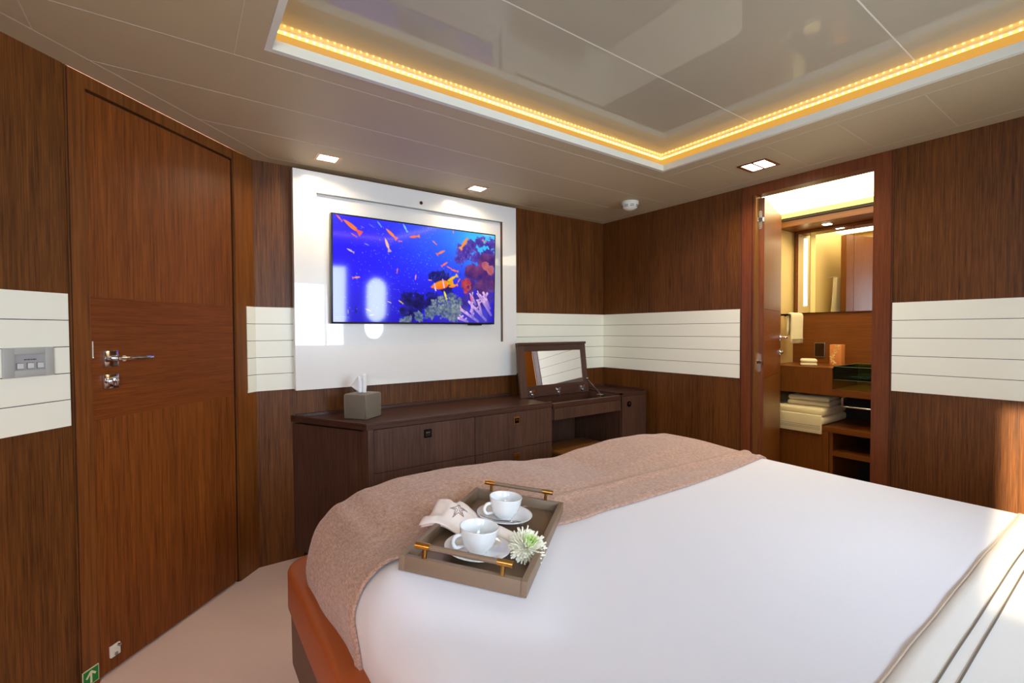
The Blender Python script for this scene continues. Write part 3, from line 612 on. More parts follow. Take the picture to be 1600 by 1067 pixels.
# ---------------- ceiling lamps and detector
def spot(x, y, power=5, size=.07):
    l = bpy.data.lights.new('downlight_lamp', 'AREA'); l.size = size; l.energy = power; l.color = (1, .78, .52); l.spread = math.radians(150)
    return l
def downlight(x, y, w, h_, n, frame, label, power):
    e = tag(empty('ceiling_light', (x, y, ZC)), label, 'ceiling light', 'recessed downlights')
    m = MB(); t = .014
    m.box(-w/2, w/2, -h_/2, -h_/2+t, -.003, .0, frame); m.box(-w/2, w/2, h_/2-t, h_/2, -.003, .0, frame); m.box(-w/2, -w/2+t, -h_/2+t, h_/2-t, -.003, 0, frame); m.box(w/2-t, w/2, -h_/2+t, h_/2-t, -.003, 0, frame)
    if n == 2: m.box(-w/2+t, w/2-t, -.005, .005, -.003, 0, frame)
    o = m.build('trim_ring'); o.parent = e
    sp = (h_-2*t)/n
    for k in range(n):
        y0 = -h_/2+t+sp*k+(.004 if n == 2 else 0); y1 = y0+sp-(.008 if n == 2 else 0)
        o = B(-w/2+t, w/2-t, y0, y1, -.0016, -.0004, LAMPE, 'diffuser'); o.parent = e
    l = spot(x, y, power, min(w, h_)-2*t); lo = bpy.data.objects.new('lamp', l); COL.objects.link(lo); lo.location = (0, 0, -.006); lo.parent = e
FRT = mat('tan_lamp_trim', (200, 160, 118), .35, metal=.3); FRD = mat('copper_brown_lamp_trim', (120, 62, 34), .3, metal=.6)
downlight(.612, 2.41, .115, .10, 1, FRT, 'square recessed downlight above the left end of the television surround', 1.9)
downlight(1.477, 2.41, .115, .10, 1, FRT, 'square recessed downlight above the right half of the television', 1.9)
downlight(2.482, 1.247, .150, .150, 2, FRD, 'twin recessed downlight with copper trim in front of the bathroom door', 4.5)
sm = tag(empty('smoke_detector', (2.47, 2.085, ZC)), 'round white smoke detector on the ceiling near the corner', 'smoke detector')
m = MB(); m.lathe([(.0, 0), (.054, 0), (.056, -.004), (.056, -.020), (.050, -.024)], WHITEP, 36); o = m.build('base', smooth=True); o.parent = sm
m = MB(); m.lathe([(.050, -.018), (.053, -.026), (.048, -.040), (.030, -.052), (.012, -.058), (0, -.058)], WHITEP, 36); o = m.build('dome', smooth=True); o.parent = sm
m = MB()
for k in range(8):
    a = 2*math.pi*k/8+.2
    for (r_, z_) in ((.0525, -.029), (.0495, -.037)):
        T = Matrix.Rotation(a, 4, 'Z') @ Matrix.Translation((r_, 0, z_)); m.box(-.002, .0015, -.012, .012, -.0014, .0014, GROOVE, T=T)
o = m.build('vent_slots'); o.parent = sm
# ---------------- bed, duvet, throw
BX0, BX1, BY0, BY1 = .312, 2.232, -.55, 1.655; bcx, bcy = (BX0+BX1)/2, (BY0+BY1)/2; BW, BH = (BX1-BX0)/2, (BY1-BY0)/2; RA = .085; RC = .17
HP = [(.30, -.085), (.36, -.045), (.43, -.005), (.52, .026), (.65, .045), (.80, .045), (1.05, .030), (1.25, .004), (1.38, -.006), (1.55, .012), (1.75, .026), (1.95, .022), (2.1, .006), (2.3, -.01)]
def hprof(x):
    if x <= HP[0][0]: return HP[0][1]
    for (a, b), (c, d_) in zip(HP, HP[1:]):
        if x <= c: t = (x-a)/(c-a); t = t*t*(3-2*t); return b*(1-t)+d_*t
    return HP[-1][1]
TRAYC = (.6815, 1.036, .640); TYAW, TRY, TRX = 39.8, 2.2, 4.4
TRM = Matrix.Translation(TRAYC) @ Matrix.Rotation(math.radians(TYAW), 4, 'Z') @ Matrix.Rotation(math.radians(TRY), 4, 'Y') @ Matrix.Rotation(math.radians(TRX), 4, 'X')
TNRM = (TRM.to_3x3() @ Vector((0, 0, 1))).normalized()
def tray_plane(x, y): return TRAYC[2]-((x-TRAYC[0])*TNRM.x+(y-TRAYC[1])*TNRM.y)/TNRM.z
def ztop(x, y):
    z = ztop0(x, y)
    a = math.radians(TYAW); dx, dy = x-TRAYC[0], y-TRAYC[1]; lx = dx*math.cos(a)+dy*math.sin(a); ly = -dx*math.sin(a)+dy*math.cos(a)
    q = math.hypot(max(abs(lx)-.262, 0), max(abs(ly)-.149, 0)); w = max(0, 1-q/.13); w = w*w*(3-2*w)
    k = min(max((y-1.0)/.05, 0), 1); tz = tray_plane(x, y)-.0015-.0125*k
    return z*(1-w)+tz*w
def ztop0(x, y):
    t = min(max((y-1.10)/.30, 0), 1); t = t*t*(3-2*t)
    z = .617+hprof(x)*t + .004*noise.noise(Vector((x*2.2, y*2.2, 0)))
    z -= .014*min(max((x-1.6)/.6, 0), 1)*(1-t)
    return z
def axisprof(p, Wd):
    s = -1 if p < 0 else 1; p = abs(p); arc = RA*math.pi/2
    if p < Wd-RA: return s*p, 0
    if p < Wd-RA+arc: th = (p-(Wd-RA))/RA; return s*(Wd-RA+RA*math.sin(th)), 0
    return s*Wd, p-(Wd-RA+arc)
def surf(pu, pv):
    x, sx = axisprof(pu, BW); y, sy_ = axisprof(pv, BH)
    d_ = min(BW-abs(x), BH-abs(y)); drop = RA-math.sqrt(max(RA*RA-(RA-min(d_, RA))**2, 0)); sk = max(sx, sy_)
    xq = (abs(x)-(BW-RC))/RC; yq = (abs(y)-(BH-RC))/RC
    if xq > 0 and yq > 0:
        a, b = xq*math.sqrt(1-yq*yq/2), yq*math.sqrt(1-xq*xq/2)
        x = math.copysign(BW-RC+RC*a, x); y = math.copysign(BH-RC+RC*b, y)
    X, Y = bcx+x, bcy+y; zt_ = ztop(X, Y)
    z = zt_-drop-sk
    if sk > 0 or drop > RA*.6:   # vertical sides: soft folds, drawn in towards the frame
        k = min(sk/.12, 1); n = noise.noise(Vector((X*9, Y*9, z*2)))*.006+.018*k
        nx, ny = x/BW if abs(x) > BW-RC else 0, y/BH if abs(y) > BH-RC else 0; l = math.hypot(nx, ny) or 1; X -= nx/l*n; Y -= ny/l*n
    return Vector((X, Y, z))
def params(Wd, lo, hi, n):
    return [lo+(hi-lo)*i/n for i in range(n+1)]
arc = RA*math.pi/2; UW = BW-RA+arc; VH = BH-RA+arc; SK = .135
def dens(Wd, U, lo, hi, step=.028):
    out = []; p = lo
    while p < hi-1e-6:
        out.append(p); out_edge = abs(abs(p)-(Wd-RA/2)) < RA*1.6; p += step*.4 if out_edge else step
    out.append(hi); return out
def sheet(pus, pvs, off, fun=None):
    P = []
    for a in pus:
        row = []
        for b in pvs:
            p = surf(a, b)
            if off:
                e = .004; n = (surf(a+e, b)-surf(a-e, b)).cross(surf(a, b+e)-surf(a, b-e))
                n = n.normalized() if n.length > 1e-9 else Vector((0, 0, 1))
                if n.z < -.2: n = -n
                o_ = off+(fun(a, b, p) if fun else 0); p = p+n*o_
            row.append(tuple(p))
        P.append(row)
    return P
pus = dens(BW, UW, -(UW+SK), UW+SK); pvs = dens(BH, VH, -(VH+SK), VH+SK)
m = MB(); m.grid(sheet(pus, pvs, 0), DUVET); dv = m.build('duvet', smooth=True, weld=True); s2 = dv.modifiers.new('thick', 'SOLIDIFY'); s2.thickness = .01; s2.offset = -1
tag(dv, 'smooth white duvet spread over the double bed', 'duvet')
def tfun(a, b, p):
    y = p.y; w = .012*math.exp(-((y-1.155-.02*math.sin(p.x*2.3))/.016)**2)*(1 if p.x > .75 else max((p.x-.45)/.3, 0))
    w += .006*math.exp(-((y-1.25-.12*(p.x-1.3))/.03)**2)*(1 if .9 < p.x < 1.9 else 0)
    w += .004*math.exp(-((y-1.055)/.010)**2)
    return w+.0015*noise.noise(Vector((p.x*6, p.y*6, 0)))
tv0 = 1.03-bcy
pvs2 = []; p = tv0
while p < VH+.06: pvs2.append(p); p += .0085 if p < 1.32-bcy else .016
P = sheet(dens(BW, UW, -(UW+.125), UW+.115, .024), pvs2, .010, tfun)
for row in P:     # slightly wavy near edge
    x = row[0][0]; dy = .022*math.sin(x*2.6+.5)-.006+.05*max(0, x-1.5)
    for j in range(min(12, len(row))): row[j] = (row[j][0], row[j][1]+dy*(1-j/12), row[j][2])
m = MB(); m.grid(P, THROW); th_ = m.build('throw_blanket', smooth=True, weld=True); s2 = th_.modifiers.new('thick', 'SOLIDIFY'); s2.thickness = .008; s2.offset = -1
tag(th_, 'taupe woven throw laid across the foot of the bed', 'throw')
# folded sheet at the head side with taupe stripes
def strip(y0, y1, off, n=8):
    return sheet(dens(BW, UW, -(UW+.1), UW+.1), [y0-bcy+(y1-y0)*i/n for i in range(n+1)], off, lambda a, b, p: .002*noise.noise(Vector((p.x*7, p.y*12, 3))))
m = MB(); m.grid(strip(-.50, .262, .0036, 30), SHEETW); sh = m.build('folded_sheet', smooth=True); s2 = sh.modifiers.new('thick', 'SOLIDIFY'); s2.thickness = .003; s2.offset = -1
tag(sh, 'white top sheet folded back over the duvet with two taupe stripes', 'sheet')
for y in (.205, .184):
    m = MB(); m.grid(strip(y-.0016, y+.0016, .0056, 2), STRIPE); o = m.build('stripe', sh, smooth=True); o['label'] = 'narrow taupe embroidered line'
m = MB(); m.grid(strip(.256, .2585, .0053, 2), mat('pale_brown_fold_shade', (214, 196, 180), .8)); m.build('fold_shade_line', sh, smooth=True)  # pale brown line painted for the shading along the fold
bd = tag(empty('bed', (1.27, .55, 0)), 'double bed with tan leather surround under the white duvet', 'bed')
def rloop(x0, x1, y0, y1, r, z, n=10):
    pts = []
    for (cx_, cy_, a0_) in ((x1-r, y1-r, 0), (x0+r, y1-r, math.pi/2), (x0+r, y0+r, math.pi), (x1-r, y0+r, 3*math.pi/2)):
        for k in range(n+1): t = a0_+math.pi/2*k/n; pts.append((cx_+r*math.cos(t), cy_+r*math.sin(t), z))
    return pts
def ringmesh(loops, m_, mt, close=True):
    n = len(loops[0]); vs = [v for l in loops for v in l]; fs = []
    L = len(loops)
    for i in range(L if close else L-1):
        for k in range(n): fs.append((i*n+k, i*n+(k+1) % n, ((i+1) % L)*n+(k+1) % n, ((i+1) % L)*n+k))
    m_.faces(vs, fs, mt)
fx0, fx1, fy0, fy1 = .270, 2.275, -.70, 1.715
def rl(i, z): return rloop(fx0+i, fx1-i, fy0+i, fy1-i, .10-i*.6, z)
m = MB(); ringmesh([rl(.001, .30), rl(0, .305), rl(0, .413), rl(.003, .421), rl(.010, .424), rl(.066, .424), rl(.072, .421), rl(.075, .413), rl(.075, .30)], m, LEATH); rel(m.build('padded_rail', smooth=True), bd)
m = MB(); ringmesh([rl(.010, .12), rl(.008, .297), rl(.06, .297), rl(.06, .12)], m, DLEATH); rel(m.build('side_panel', autos=40), bd)
m = MB(); ringmesh([rl(.035, 0), rl(.035, .118), rl(.07, .118), rl(.07, 0)], m, GROOVE); rel(m.build('plinth', autos=40), bd)
m = MB(); m.box(fx0+.08, fx1-.08, fy0+.08, fy1-.08, .2, .39, SHEETW); m.box(BX0+.06, BX1-.06, BY0+.06, BY1-.07, .39, .50, SHEETW, .02); rel(m.build('mattress'), bd)
m = MB(); m.box(fx0, fx1, HY+.003, fy0+.03, .1, 1.0, LEATH, .02, seg=3); rel(m.build('headboard', autos=50), bd)
# ---------------- tray and tea things
TA, TB = .26, .147; TM = TRM
tr = tag(empty('serving_tray'), 'taupe rectangular serving tray with brass handles on the bed', 'tray'); tr.matrix_world = TM
m = MB(); th = .014; hh_ = .034
m.box(-TA, TA, -TB, -TB+th, 0, hh_, TRAYM, .0012); m.box(-TA, TA, TB-th, TB, 0, hh_, TRAYM, .0012); m.box(-TA, -TA+th, -TB+th, TB-th, 0, hh_, TRAYM, .0012); m.box(TA-th, TA, -TB+th, TB-th, 0, hh_, TRAYM, .0012)
m.build('rim', tr, autos=40); B(-TA+th, TA-th, -TB+th, TB-th, 0, .006, mat('taupe_tray_base', (116, 92, 70), .4), 'tray_base', tr)
for s in (-1, 1):
    hd = empty('handle'); hd.parent = tr; x = s*(TA-.008); zt_ = hh_+.026
    m = MB(); m.cyl((x, -.080, zt_), (x, .080, zt_), .0062, TRAYM, 18); m.build('grip', hd, autos=60)
    for t in (-1, 1):
        m = MB(); m.cyl((x, t*.078, zt_), (x, t*.112, zt_), .0073, BRASS, 20); m.cyl((x, t*.090, hh_-.002), (x, t*.090, zt_-.004), .0052, BRASS, 16); o = m.build('post', hd, autos=60); o['label'] = 'brass end post'
def saucer_cup(lx, ly, rotz, which):
    base = TM @ Matrix.Translation((lx, ly, .0065)) @ Matrix.Rotation(math.radians(rotz), 4, 'Z')
    sc_ = MB(); sc_.lathe([(0, .003), (.028, .003), (.032, 0), (.036, .0), (.040, .004), (.060, .010), (.078, .0175), (.0805, .019), (.0812, .0205), (.079, .0208), (.060, .0135), (.038, .0085), (.026, .0075), (.0, .0072)], CHINA, 64)
    s = sc_.build('saucer', smooth=True, weld=True); s.matrix_world = base
    tag(s, ('white saucer nearest the viewer on the tray' if which == 0 else 'white saucer at the far end of the tray, under the farther cup'), 'saucer', 'saucers on the tray')
    cu = tag(empty('coffee_cup'), ('white cappuccino cup nearest the viewer on the tray' if which == 0 else 'white cappuccino cup on the far saucer, beyond the napkin'), 'cup', 'cups on the tray')
    cu.matrix_world = base @ Matrix.Translation((0, 0, .0078))
    c = MB(); c.lathe([(0, .002), (.020, .002), (.021, 0), (.024, 0), (.0245, .003), (.032, .010), (.0405, .024), (.0455, .042), (.0475, .0585), (.0478, .0605), (.0465, .0612), (.0452, .0600), (.0432, .043), (.0382, .026), (.029, .0125), (.018, .0075), (0, .0068)], CHINA, 64)
    c.build('cup_body', cu, smooth=True, weld=True)
    c = MB(); pts = []
    for k in range(17):
        t = -1.25+2.5*k/16; pts.append((-.050-.0150*math.cos(t), 0, .029+.0150*math.sin(t)))
    pts = [(-.036, 0, .0165)]+pts+[(-.040, 0, .045)]
    c.tube(pts, [.0042]+[.0048]*17+[.0042], CHINA, 12); hdl = c.build('cup_handle', cu, smooth=True); hdl.rotation_euler = (0, 0, 0)
    return base
# handle direction in tray coordinates: towards photo left -> world (-.81,.58) => tray angle
hang = math.degrees(math.atan2(.15, -1)) 
sb1 = saucer_cup(-.128, .006, 0, 0); sb2 = saucer_cup(.108, .004, 0, 1)
for o in list(COL.objects):
    if o.name.startswith('coffee_cup'):
        o.matrix_world = o.matrix_basis @ Matrix.Rotation(math.radians(-50), 4, 'Z')
def spoon(base, ang, which):
    m = MB(); pts = []; rs = []
    for k in range(13):
        t = k/12; pts.append((-.052+.10*t, 0, .0238-.0052*math.sin(t*math.pi))); rs.append(.0020+.0011*abs(t-.5)*2)
    m.tube(pts, rs, STEEL, 8)
    P = []
    for i in range(11):
        a = -1+2*i/10; row = []
        for j in range(9):
            b = -1+2*j/8; w = .0115*math.sqrt(max(1-a*a, 0))*(1-.15*a); row.append((.064+.018*a, b*w, .0215-.0035*(1-a*a)*(1-b*b)+.001))
        P.append(row)
    m.grid(P, STEEL); s = m.build('teaspoon', smooth=True); sl = s.modifiers.new('t', 'SOLIDIFY'); sl.thickness = .0008
    s.matrix_world = base @ Matrix.Rotation(math.radians(ang), 4, 'Z') @ Matrix.Translation((-.012, -.047, -.0055))
    tag(s, 'steel teaspoon on the ' + ('near saucer beside the front cup' if which == 0 else 'far saucer beside the back cup'), 'teaspoon', 'teaspoons on the saucers')
spoon(sb1, -90, 0); spoon(sb2, -90, 1)
# napkin
np_pts = []
def nap(u, v):   # u 0..1 along from over-the-rim end to the tray centre, v 0..1 across
    ly = .195-.275*u; wl = .085*(1-.50*u)+.008; lx = -.004+.040*(1-u)+(v-.5)*2*wl*(1.05-.1*u) - .03*u
    z = .020+.022*math.exp(-((ly-.14)/.055)**2)+.016*math.exp(-((v-.62)/.22)**2)*(1-u*.5)+.004*math.sin(v*13+u*4)-.012*max(0, u-.75)*4*.5
    if ly > .150: z += .006*math.sin(v*11)
    z -= .010*abs(v-.5)*2
    return (lx, ly, z)
P = [[nap(i/28, j/22) for j in range(23)] for i in range(29)]
nk = tag(empty('napkin'), 'folded white linen napkin with embroidered starfish lying between the cups', 'napkin'); nk.matrix_world = TM
m = MB(); m.grid(P, NAPK); o = m.build('linen', nk, smooth=True); s2 = o.modifiers.new('t', 'SOLIDIFY'); s2.thickness = .003; s2.offset = -1
m = MB(); P2 = [[(x+.004, y-.004, z-.0055) for (x, y, z) in [nap(i/20*.72, .0+j/14*.96) for j in range(15)]] for i in range(21)]; m.grid(P2, NAPK); o = m.build('under_fold', nk, smooth=True); s2 = o.modifiers.new('t', 'SOLIDIFY'); s2.thickness = .003; s2.offset = -1
m = MB()
def napat(x, y):
    best = min(((nap(i/40, j/40)) for i in range(41) for j in range(41)), key=lambda q: (q[0]-x)**2+(q[1]-y)**2); return best[2]
sp_ = []
for k in range(11):
    a = math.radians(36*k+20); r_ = .026 if k % 2 == 0 else .009; sp_.append((.012+r_*math.cos(a), .112+r_*math.sin(a)))
pts = []
for (a, b), (c, d_) in zip(sp_, sp_[1:]):
    for t in (0, .33, .66): x = a+(c-a)*t; y = b+(d_-b)*t; pts.append((x, y, napat(x, y)+.0012))
pts.append(pts[0]); m.tube(pts, .0009, THREAD, 6)
for k in range(0, 10, 2):
    a = math.radians(36*k+20); m.tube([(.012+r_*math.cos(a), .112+r_*math.sin(a), napat(.012+r_*math.cos(a), .112+r_*math.sin(a))+.0012) for r_ in (.003, .010, .018)], .0008, THREAD, 6)
m.build('starfish_embroidery', nk)
# chrysanthemum
fl_ = tag(empty('chrysanthemum'), 'cream and green chrysanthemum bloom on the tray corner beside the front cup', 'flower'); fl_.matrix_world = TM @ Matrix.Translation((-.094, -.102, .022)) @ Matrix.Rotation(math.radians(26), 4, 'X') @ Matrix.Rotation(math.radians(-20), 4, 'Y') @ Matrix.Scale(1.12, 4)
def petals(name, rows, mt):
    m = MB()
    for (n, th0, Lp, w, rise, cur) in rows:
        for k in range(n):
            az = 2*math.pi*(k+random.random()*.5)/n; el = math.radians(th0+random.uniform(-8, 8)); L_ = Lp*random.uniform(.85, 1.12)
            T = Matrix.Translation((0, 0, rise)) @ Matrix.Rotation(az, 4, 'Z')
            P = []
            for i in range(6):
                t = i/5; e2 = el+cur*t; rr_ = sum(L_/5*math.cos(el+cur*q/5) for q in range(i)); zz = sum(L_/5*math.sin(el+cur*q/5) for q in range(i)); row = []
                for j in (-1, 0, 1): row.append(tuple(T @ Vector((.003+rr_, j*w*(.45+.75*t if t < .7 else .55), zz+(.0022 if j else 0)))))
                P.append(row)
            m.grid(P, mt)
    o = m.build(name, fl_, smooth=True); s3 = o.modifiers.new('t', 'SOLIDIFY'); s3.thickness = .0007; return o
petals('outer_petals', [(30, -30, .034, .0026, .006, .3), (38, -14, .040, .0028, .008, .25), (38, 6, .040, .0028, .010, .35), (36, 22, .037, .0027, .012, .4), (32, 38, .034, .0026, .013, .45), (26, 52, .030, .0025, .014, .5)], PETAL)
petals('inner_petals', [(26, 56, .029, .0025, .014, .5), (20, 70, .023, .0022, .015, .4), (9, 82, .018, .002, .016, .2)], PETALG)
m = MB(); m.lathe([(0, 0), (.008, .001), (.012, .006), (.010, .014), (0, .018)], PETALG, 16); m.build('flower_base', fl_, smooth=True)
# ---------------- bathroom
bwm = MB(); bwm.box(4.0, 4.08, 0, 1.80, 0, 2.2, BATHW); struct(bwm.build('wall_back'))
struct(B(X_+.08, 4.0, 1.72, 1.80, 0, 2.2, OCHRE, 'wall_left')); struct(B(X_+.08, 4.0, -.06, .0, 0, 2.2, BATHW, 'wall_right'))
m = MB(); m.box(X_+.08, X_+.086, 0, .765, 0, 2.055, OCHRE); m.box(X_+.08, X_+.086, 1.507, 1.72, 0, 2.055, OCHRE); struct(m.build('wall_front'))
m = MB(); m.box(X_+.08, 2.98, 0, 1.72, 2.055, 2.075, OCHRE); m.box(2.98, 3.70, 0, .12, 2.055, 2.075, OCHRE); m.box(3.70, 4.0, 0, 1.72, 2.10, 2.12, OCHRE); struct(m.build('ceiling'))
lc = B(2.98, 3.70, .12, 1.719, 2.056, 2.075, LUMI, 'luminous_ceiling'); tag(lc, 'bright luminous ceiling panel in the bathroom', 'light panel')
m = MB(); m.box(3.70, 3.715, 0, 1.72, 2.02, 2.10, OCHRE); m.box(3.705, 3.72, 0, 1.72, 2.003, 2.02, GROOVE); m.box(3.72, 3.735, 0, 1.72, 1.958, 2.05, BATHH); m.box(3.735, 4.0, 0, 1.72, 1.958, 1.97, BATHH); struct(m.build('trim_2'))
e = tag(empty('bathroom_ceiling_light', (3.86, 1.44, 1.958)), 'small square downlight under the wooden soffit above the mirror cabinet', 'ceiling light', )
m = MB(); m.box(-.035, .035, -.035, .035, -.002, 0, FRD); m.build('trim_ring', e); B(-.024, .024, -.024, .024, -.004, -.002, LAMPE, 'diffuser', e)
l = spot(0, 0, .8, .05); lo = bpy.data.objects.new('lamp', l); COL.objects.link(lo); lo.location = (0, 0, -.008); lo.parent = e
mc = tag(empty('mirror_cabinet', (3.99, 1.1, 1.32)), 'bathroom mirror cabinet above the vanity with painted reflection strips at left', 'mirror cabinet')
for (a, b) in ((1.595, 1.678), (1.311, 1.591), (.85, 1.307), (.40, .846)): rel(B(3.970, 3.976, a, b, 1.322, 1.935, MIRROR, 'mirror_door'), mc)
rel(B(3.976, 3.998, .40, 1.70, 1.318, 1.956, BATHH, 'cabinet_body'), mc)
rel(B(3.9685, 3.970, 1.612, 1.638, 1.375, 1.895, REFLE, 'reflection_strip'), mc); rel(B(3.9692, 3.970, 1.556, 1.591, 1.322, 1.935, mat('cream_reflection_paint', (226, 214, 150), .5), 'cream_reflection'), mc)  # both strips stand in for the side wall reflected in the mirror
va = tag(empty('vanity_unit', (3.77, 1.0, 0)), 'wooden bathroom vanity with open shelves seen through the doorway', 'vanity')
m = MB(); m.box(3.55, 3.998, 1.285, 1.718, .915, .933, BATHH); m.box(3.55, 3.57, 1.285, 1.718, .748, .915, BATHW); m.box(3.57, 3.998, 1.285, 1.30, .748, .915, BATHW)
m.box(3.57, 3.998, .02, 1.285, .915, .933, BATHH) if False else None
m.box(3.55, 3.998, .02, 1.285, .748, .792, BATHH); m.box(3.985, 3.999, .02, 1.718, .792, 1.317, BATHH)
rel(m.build('worktop'), va)
m = MB(); m.box(3.52, 3.998, .02, 1.718, .506, .540, BATHH); rel(m.build('shelf'), va)
m = MB(); m.box(3.53, 3.998, .02, 1.27, .352, .384, BATHH); rel(m.build('shelf'), va)
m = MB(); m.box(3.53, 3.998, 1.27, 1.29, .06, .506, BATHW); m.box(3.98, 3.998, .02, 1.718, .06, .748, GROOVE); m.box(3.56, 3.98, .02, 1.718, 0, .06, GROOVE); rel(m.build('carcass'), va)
rel(B(3.52, 3.538, 1.292, 1.716, .065, .504, BATHW, 'cabinet_door'), va)
m = MB(); m.box(3.47, 3.56, 1.192, 1.204, .690, .752, STEEL); m.cyl((3.476, 1.2, .694), (3.476, .62, .694), .005, STEEL, 12); m.box(3.47, 3.56, .62, .632, .690, .752, STEEL); rel(m.build('towel_rail'), va)
ba = tag(empty('wash_basin', (3.75, .92, .86)), 'rectangular green glass wash basin set in the vanity', 'basin')
m = MB(); a, b, c, d_ = 3.555, 3.975, .56, 1.28; z0, z1, t = .858, .945, .008
m.box(a, b, c, d_, z0, z0+t, GGLASS); m.box(a, a+t, c, d_, z0+t, z1, GGLASS); m.box(b-t, b, c, d_, z0+t, z1, GGLASS); m.box(a+t, b-t, c, c+t, z0+t, z1, GGLASS); m.box(a+t, b-t, d_-t, d_, z0+t, z1, GGLASS)
o = m.build('glass_bowl'); rel(o, ba)
m = MB(); rm = mat('pale_green_glass_edge', (120, 150, 116), .15)
m.box(a-.0005, a+.0005, c, d_, z1-.001, z1+.001, rm); m.box(b-t, b, c, d_, z1, z1+.001, rm); m.box(a, b, d_-.001, d_+.0005, z1-.001, z1+.001, rm); m.box(a-.0005, a+.0005, c, d_, z0-.0005, z0+.001, rm); m.box(b-.001, b, c, d_, z0+.008, z0+.009, rm); m.box(b-.001, b, d_-.009, d_-.008, z0, z1, rm)
rel(m.build('glass_edge'), ba)
m = MB(); m.cyl((3.77, .92, .792), (3.77, .92, .858), .02, CHROME, 18); m.cyl((3.77, .92, .866), (3.77, .92, .869), .025, CHROME, 20); rel(m.build('drain'), ba)
def towel(name, x0, x1, y0, y1, z0, z1, lab, folds=2, grp=None, rot=0, flap=None, stripes=False):
    e = tag(empty(name, ((x0+x1)/2, (y0+y1)/2, z0), (0, 0, math.radians(rot))), lab, 'towel', grp)
    hx, hy = (x1-x0)/2, (y1-y0)/2; hgt = (z1-z0)/folds
    m = MB()
    for k in range(folds):
        m.box(-hx+.004*k, hx-.003*k, -hy+.002*k, hy-.004*k, k*hgt+.0005, (k+1)*hgt-.0005, TOWEL, min(hgt*.42, .02), seg=3)
    if flap: m.box(-hx-.018, -hx-.003, -hy+.004, hy-.008, flap, hgt*1.25, TOWEL, .006, seg=3)
    m.build('terry_cloth', e, autos=60)
    if stripes:
        m = MB()
        for q in (.030, .040, .052): m.box(-hx-.0188, -hx-.0175, -hy+.010, hy-.014, flap+q, flap+q+.0018, STRIPE)
        m.build('stripe', e)
    return e
towel('bath_towel', 3.522, 3.93, 1.325, 1.70, .540, .655, 'large folded cream bath towel hanging over the front of the vanity shelf', 2, 'folded towels', 0, -.055, True)
towel('bath_towel', 3.60, 3.90, 1.335, 1.60, .655, .725, 'smaller cream towel folded on top of the large bath towel', 2, 'folded towels', 6)
towel('guest_towel', 3.63, 3.75, 1.435, 1.535, .933, .955, 'bottom cream guest towel of the pair on the vanity worktop', 1, 'guest towels', 25)
towel('guest_towel', 3.63, 3.75, 1.435, 1.535, .955, .982, 'top tan guest towel of the pair on the vanity worktop', 1, 'guest towels', 25)
# amber box with gold blossom
ab = tag(empty('amber_vase', (3.835, 1.358, .933)), 'square amber holder with pale gold blossom pattern on the vanity', 'candle holder')
rel(MB().box(3.80, 3.87, 1.322, 1.394, .933, 1.083, AMBER, .003).build('shade', autos=40), ab)
m = MB(); zz = .945
for k in range(34):
    t = k/33; yy = 1.362+.016*math.sin(t*5)+random.uniform(-.012, .012); z_ = .945+.13*t; r_ = random.uniform(.003, .0065)
    m.cyl((3.7990, yy, z_), (3.7998, yy, z_), r_, AMBERP, 7)
rel(m.build('blossom_pattern'), ab)
fr_ = tag(empty('wall_socket', (3.98, 1.527, .98)), 'dark square chrome edged plate on the vanity backsplash', 'socket')
rel(MB().box(3.978, 3.986, 1.490, 1.563, .98, 1.092, STEEL, .001).build('frame'), fr_); rel(B(3.9765, 3.978, 1.495, 1.558, .986, 1.086, mat('dark_glossy_glass', (40, 18, 10), .08), 'dark_face'), fr_)
# hand towel on rail at the side wall
hr = tag(empty('towel_rail', (3.80, 1.66, 1.30)), 'short dark rail on the bathroom side wall holding a hand towel', 'rail')
m = MB(); m.cyl((3.62, 1.60, 1.300), (3.86, 1.60, 1.300), .006, DARKH, 12); m.box(3.63, 3.645, 1.60, 1.719, 1.293, 1.307, DARKH); m.box(3.835, 3.85, 1.60, 1.719, 1.293, 1.307, DARKH); rel(m.build('bar'), hr)
ht = tag(empty('hand_towel', (3.74, 1.60, 1.30)), 'cream hand towel draped over the rail beside the mirror', 'towel')
def drape(yo, z0, ztp, xw):
    P = []
    for i in range(15):
        a = i/14; row = []
        for j in range(15):
            b = j/14; x = 3.665+(xw)*(a)+.006*b*(a-.5); row.append((x, yo+.005*math.sin(a*9)*b, ztp-(ztp-z0)*b))
        P.append(row)
    return P
m = MB()
prof = [(-.014, 1.09), (-.014, 1.29), (-.010, 1.305), (0, 1.311), (.010, 1.305), (.014, 1.29), (.014, 1.12)]
P = []
for i in range(17):
    a = i/16; x = 3.655+.175*a; row = []
    for k in range(len(prof)-1):
        for q in range(5):
            t = q/5; yy = prof[k][0]+(prof[k+1][0]-prof[k][0])*t; zz = prof[k][1]+(prof[k+1][1]-prof[k][1])*t
            row.append((x+(1.3-zz)*.06*(a-.5), 1.60+yy+.004*math.sin(a*8)*min(1, (1.3-zz)*8), zz))
    P.append(row)
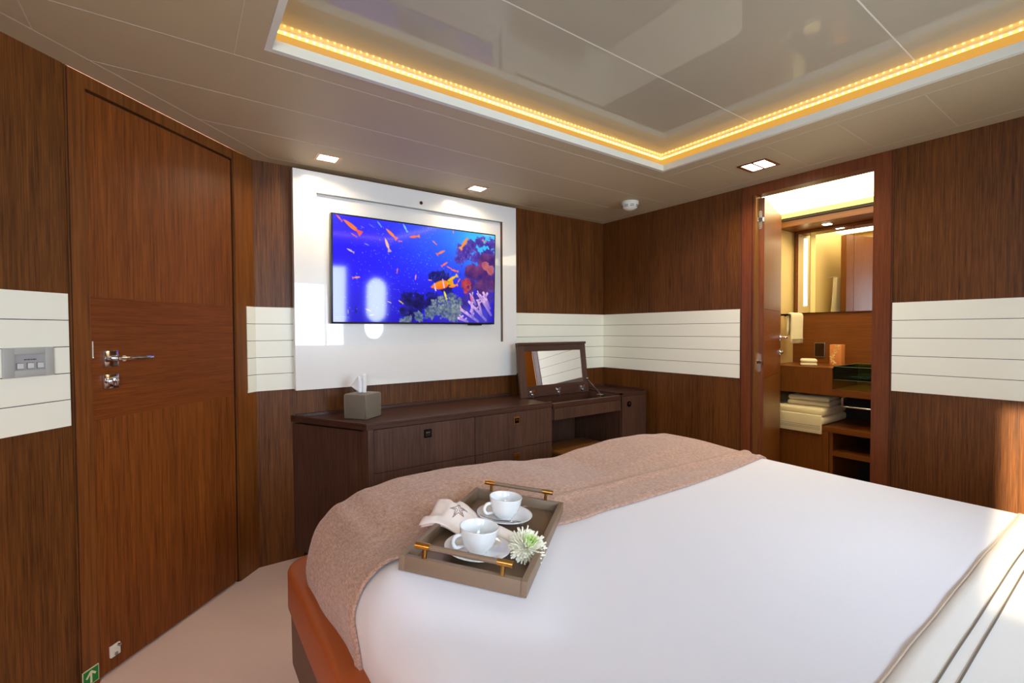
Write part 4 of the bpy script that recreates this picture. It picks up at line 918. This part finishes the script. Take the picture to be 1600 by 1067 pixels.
m.grid(P, TOWEL); o = rel(m.build('terry_cloth', smooth=True), ht); s2 = o.modifiers.new('t', 'SOLIDIFY'); s2.thickness = .012; s2.offset = 0
m = MB(); m.box(3.652, 3.833, 1.573, 1.5775, 1.118, 1.121, STRIPE); rel(m.build('stripe'), ht)
# bathrobe behind the open door, seen in the mirror
rb = tag(empty('bathrobe', (3.28, 1.66, 1.62)), 'cream bathrobe hanging behind the open bathroom door, seen in the mirror', 'bathrobe')
P = []
for i in range(25):
    a = 2*math.pi*i/24; row = []
    for j in range(14):
        b = j/13; w = .025+.075*min(1, b*2.2)+.02*b; dpt = .02+.015*b
        row.append((3.29+w*math.cos(a)+.006*math.sin(a*5+b*3), 1.662+dpt*math.sin(a), 1.64-.95*b))
    P.append(row)
m = MB(); m.grid(P, TOWEL); rel(m.build('terry_cloth', smooth=True, weld=True), rb)
m = MB(); m.cyl((3.29, 1.665, 1.645), (3.29, 1.72, 1.645), .006, CHROME, 10); rel(m.build('hanging_hook'), rb)

# ---------------- unseen wall lamp, added on the side wall to light the aisle warmly
wlmp = tag(empty('added_wall_lamp', (LX, .42, 1.02)), 'added, unseen warm lamp on the side wall of the aisle beside the bed', 'wall lamp')
m = MB(); m.box(0, .012, -.05, .05, -.07, .07, BRASS, .002); m.cyl((.012, 0, -.03), (.085, 0, -.03), .006, BRASS, 12); o = m.build('bracket', wlmp, autos=40)
m = MB(); m.lathe([(.055, -.055), (.042, .065)], mat('parchment_shade', (236, 214, 180), .8, emit=(1, .66, .36, 1), es=1.2), 32, c=(.085, 0)); o = m.build('lamp_shade', wlmp, smooth=True)
m = MB(); m.lathe([(0, -.022), (.014, -.015), (.018, 0), (.012, .016), (0, .022)], emis('lamp_bulb_glow', (1, .62, .30, 1), 20), 20, c=(.085, 0)); m.build('bulb', wlmp, smooth=True)
pl = bpy.data.lights.new('lamp', 'POINT'); pl.energy = 20; pl.color = (1, .55, .28); pl.shadow_soft_size = .03; lo = bpy.data.objects.new('lamp', pl); COL.objects.link(lo); lo.location = (.085, 0, -.05); lo.parent = wlmp
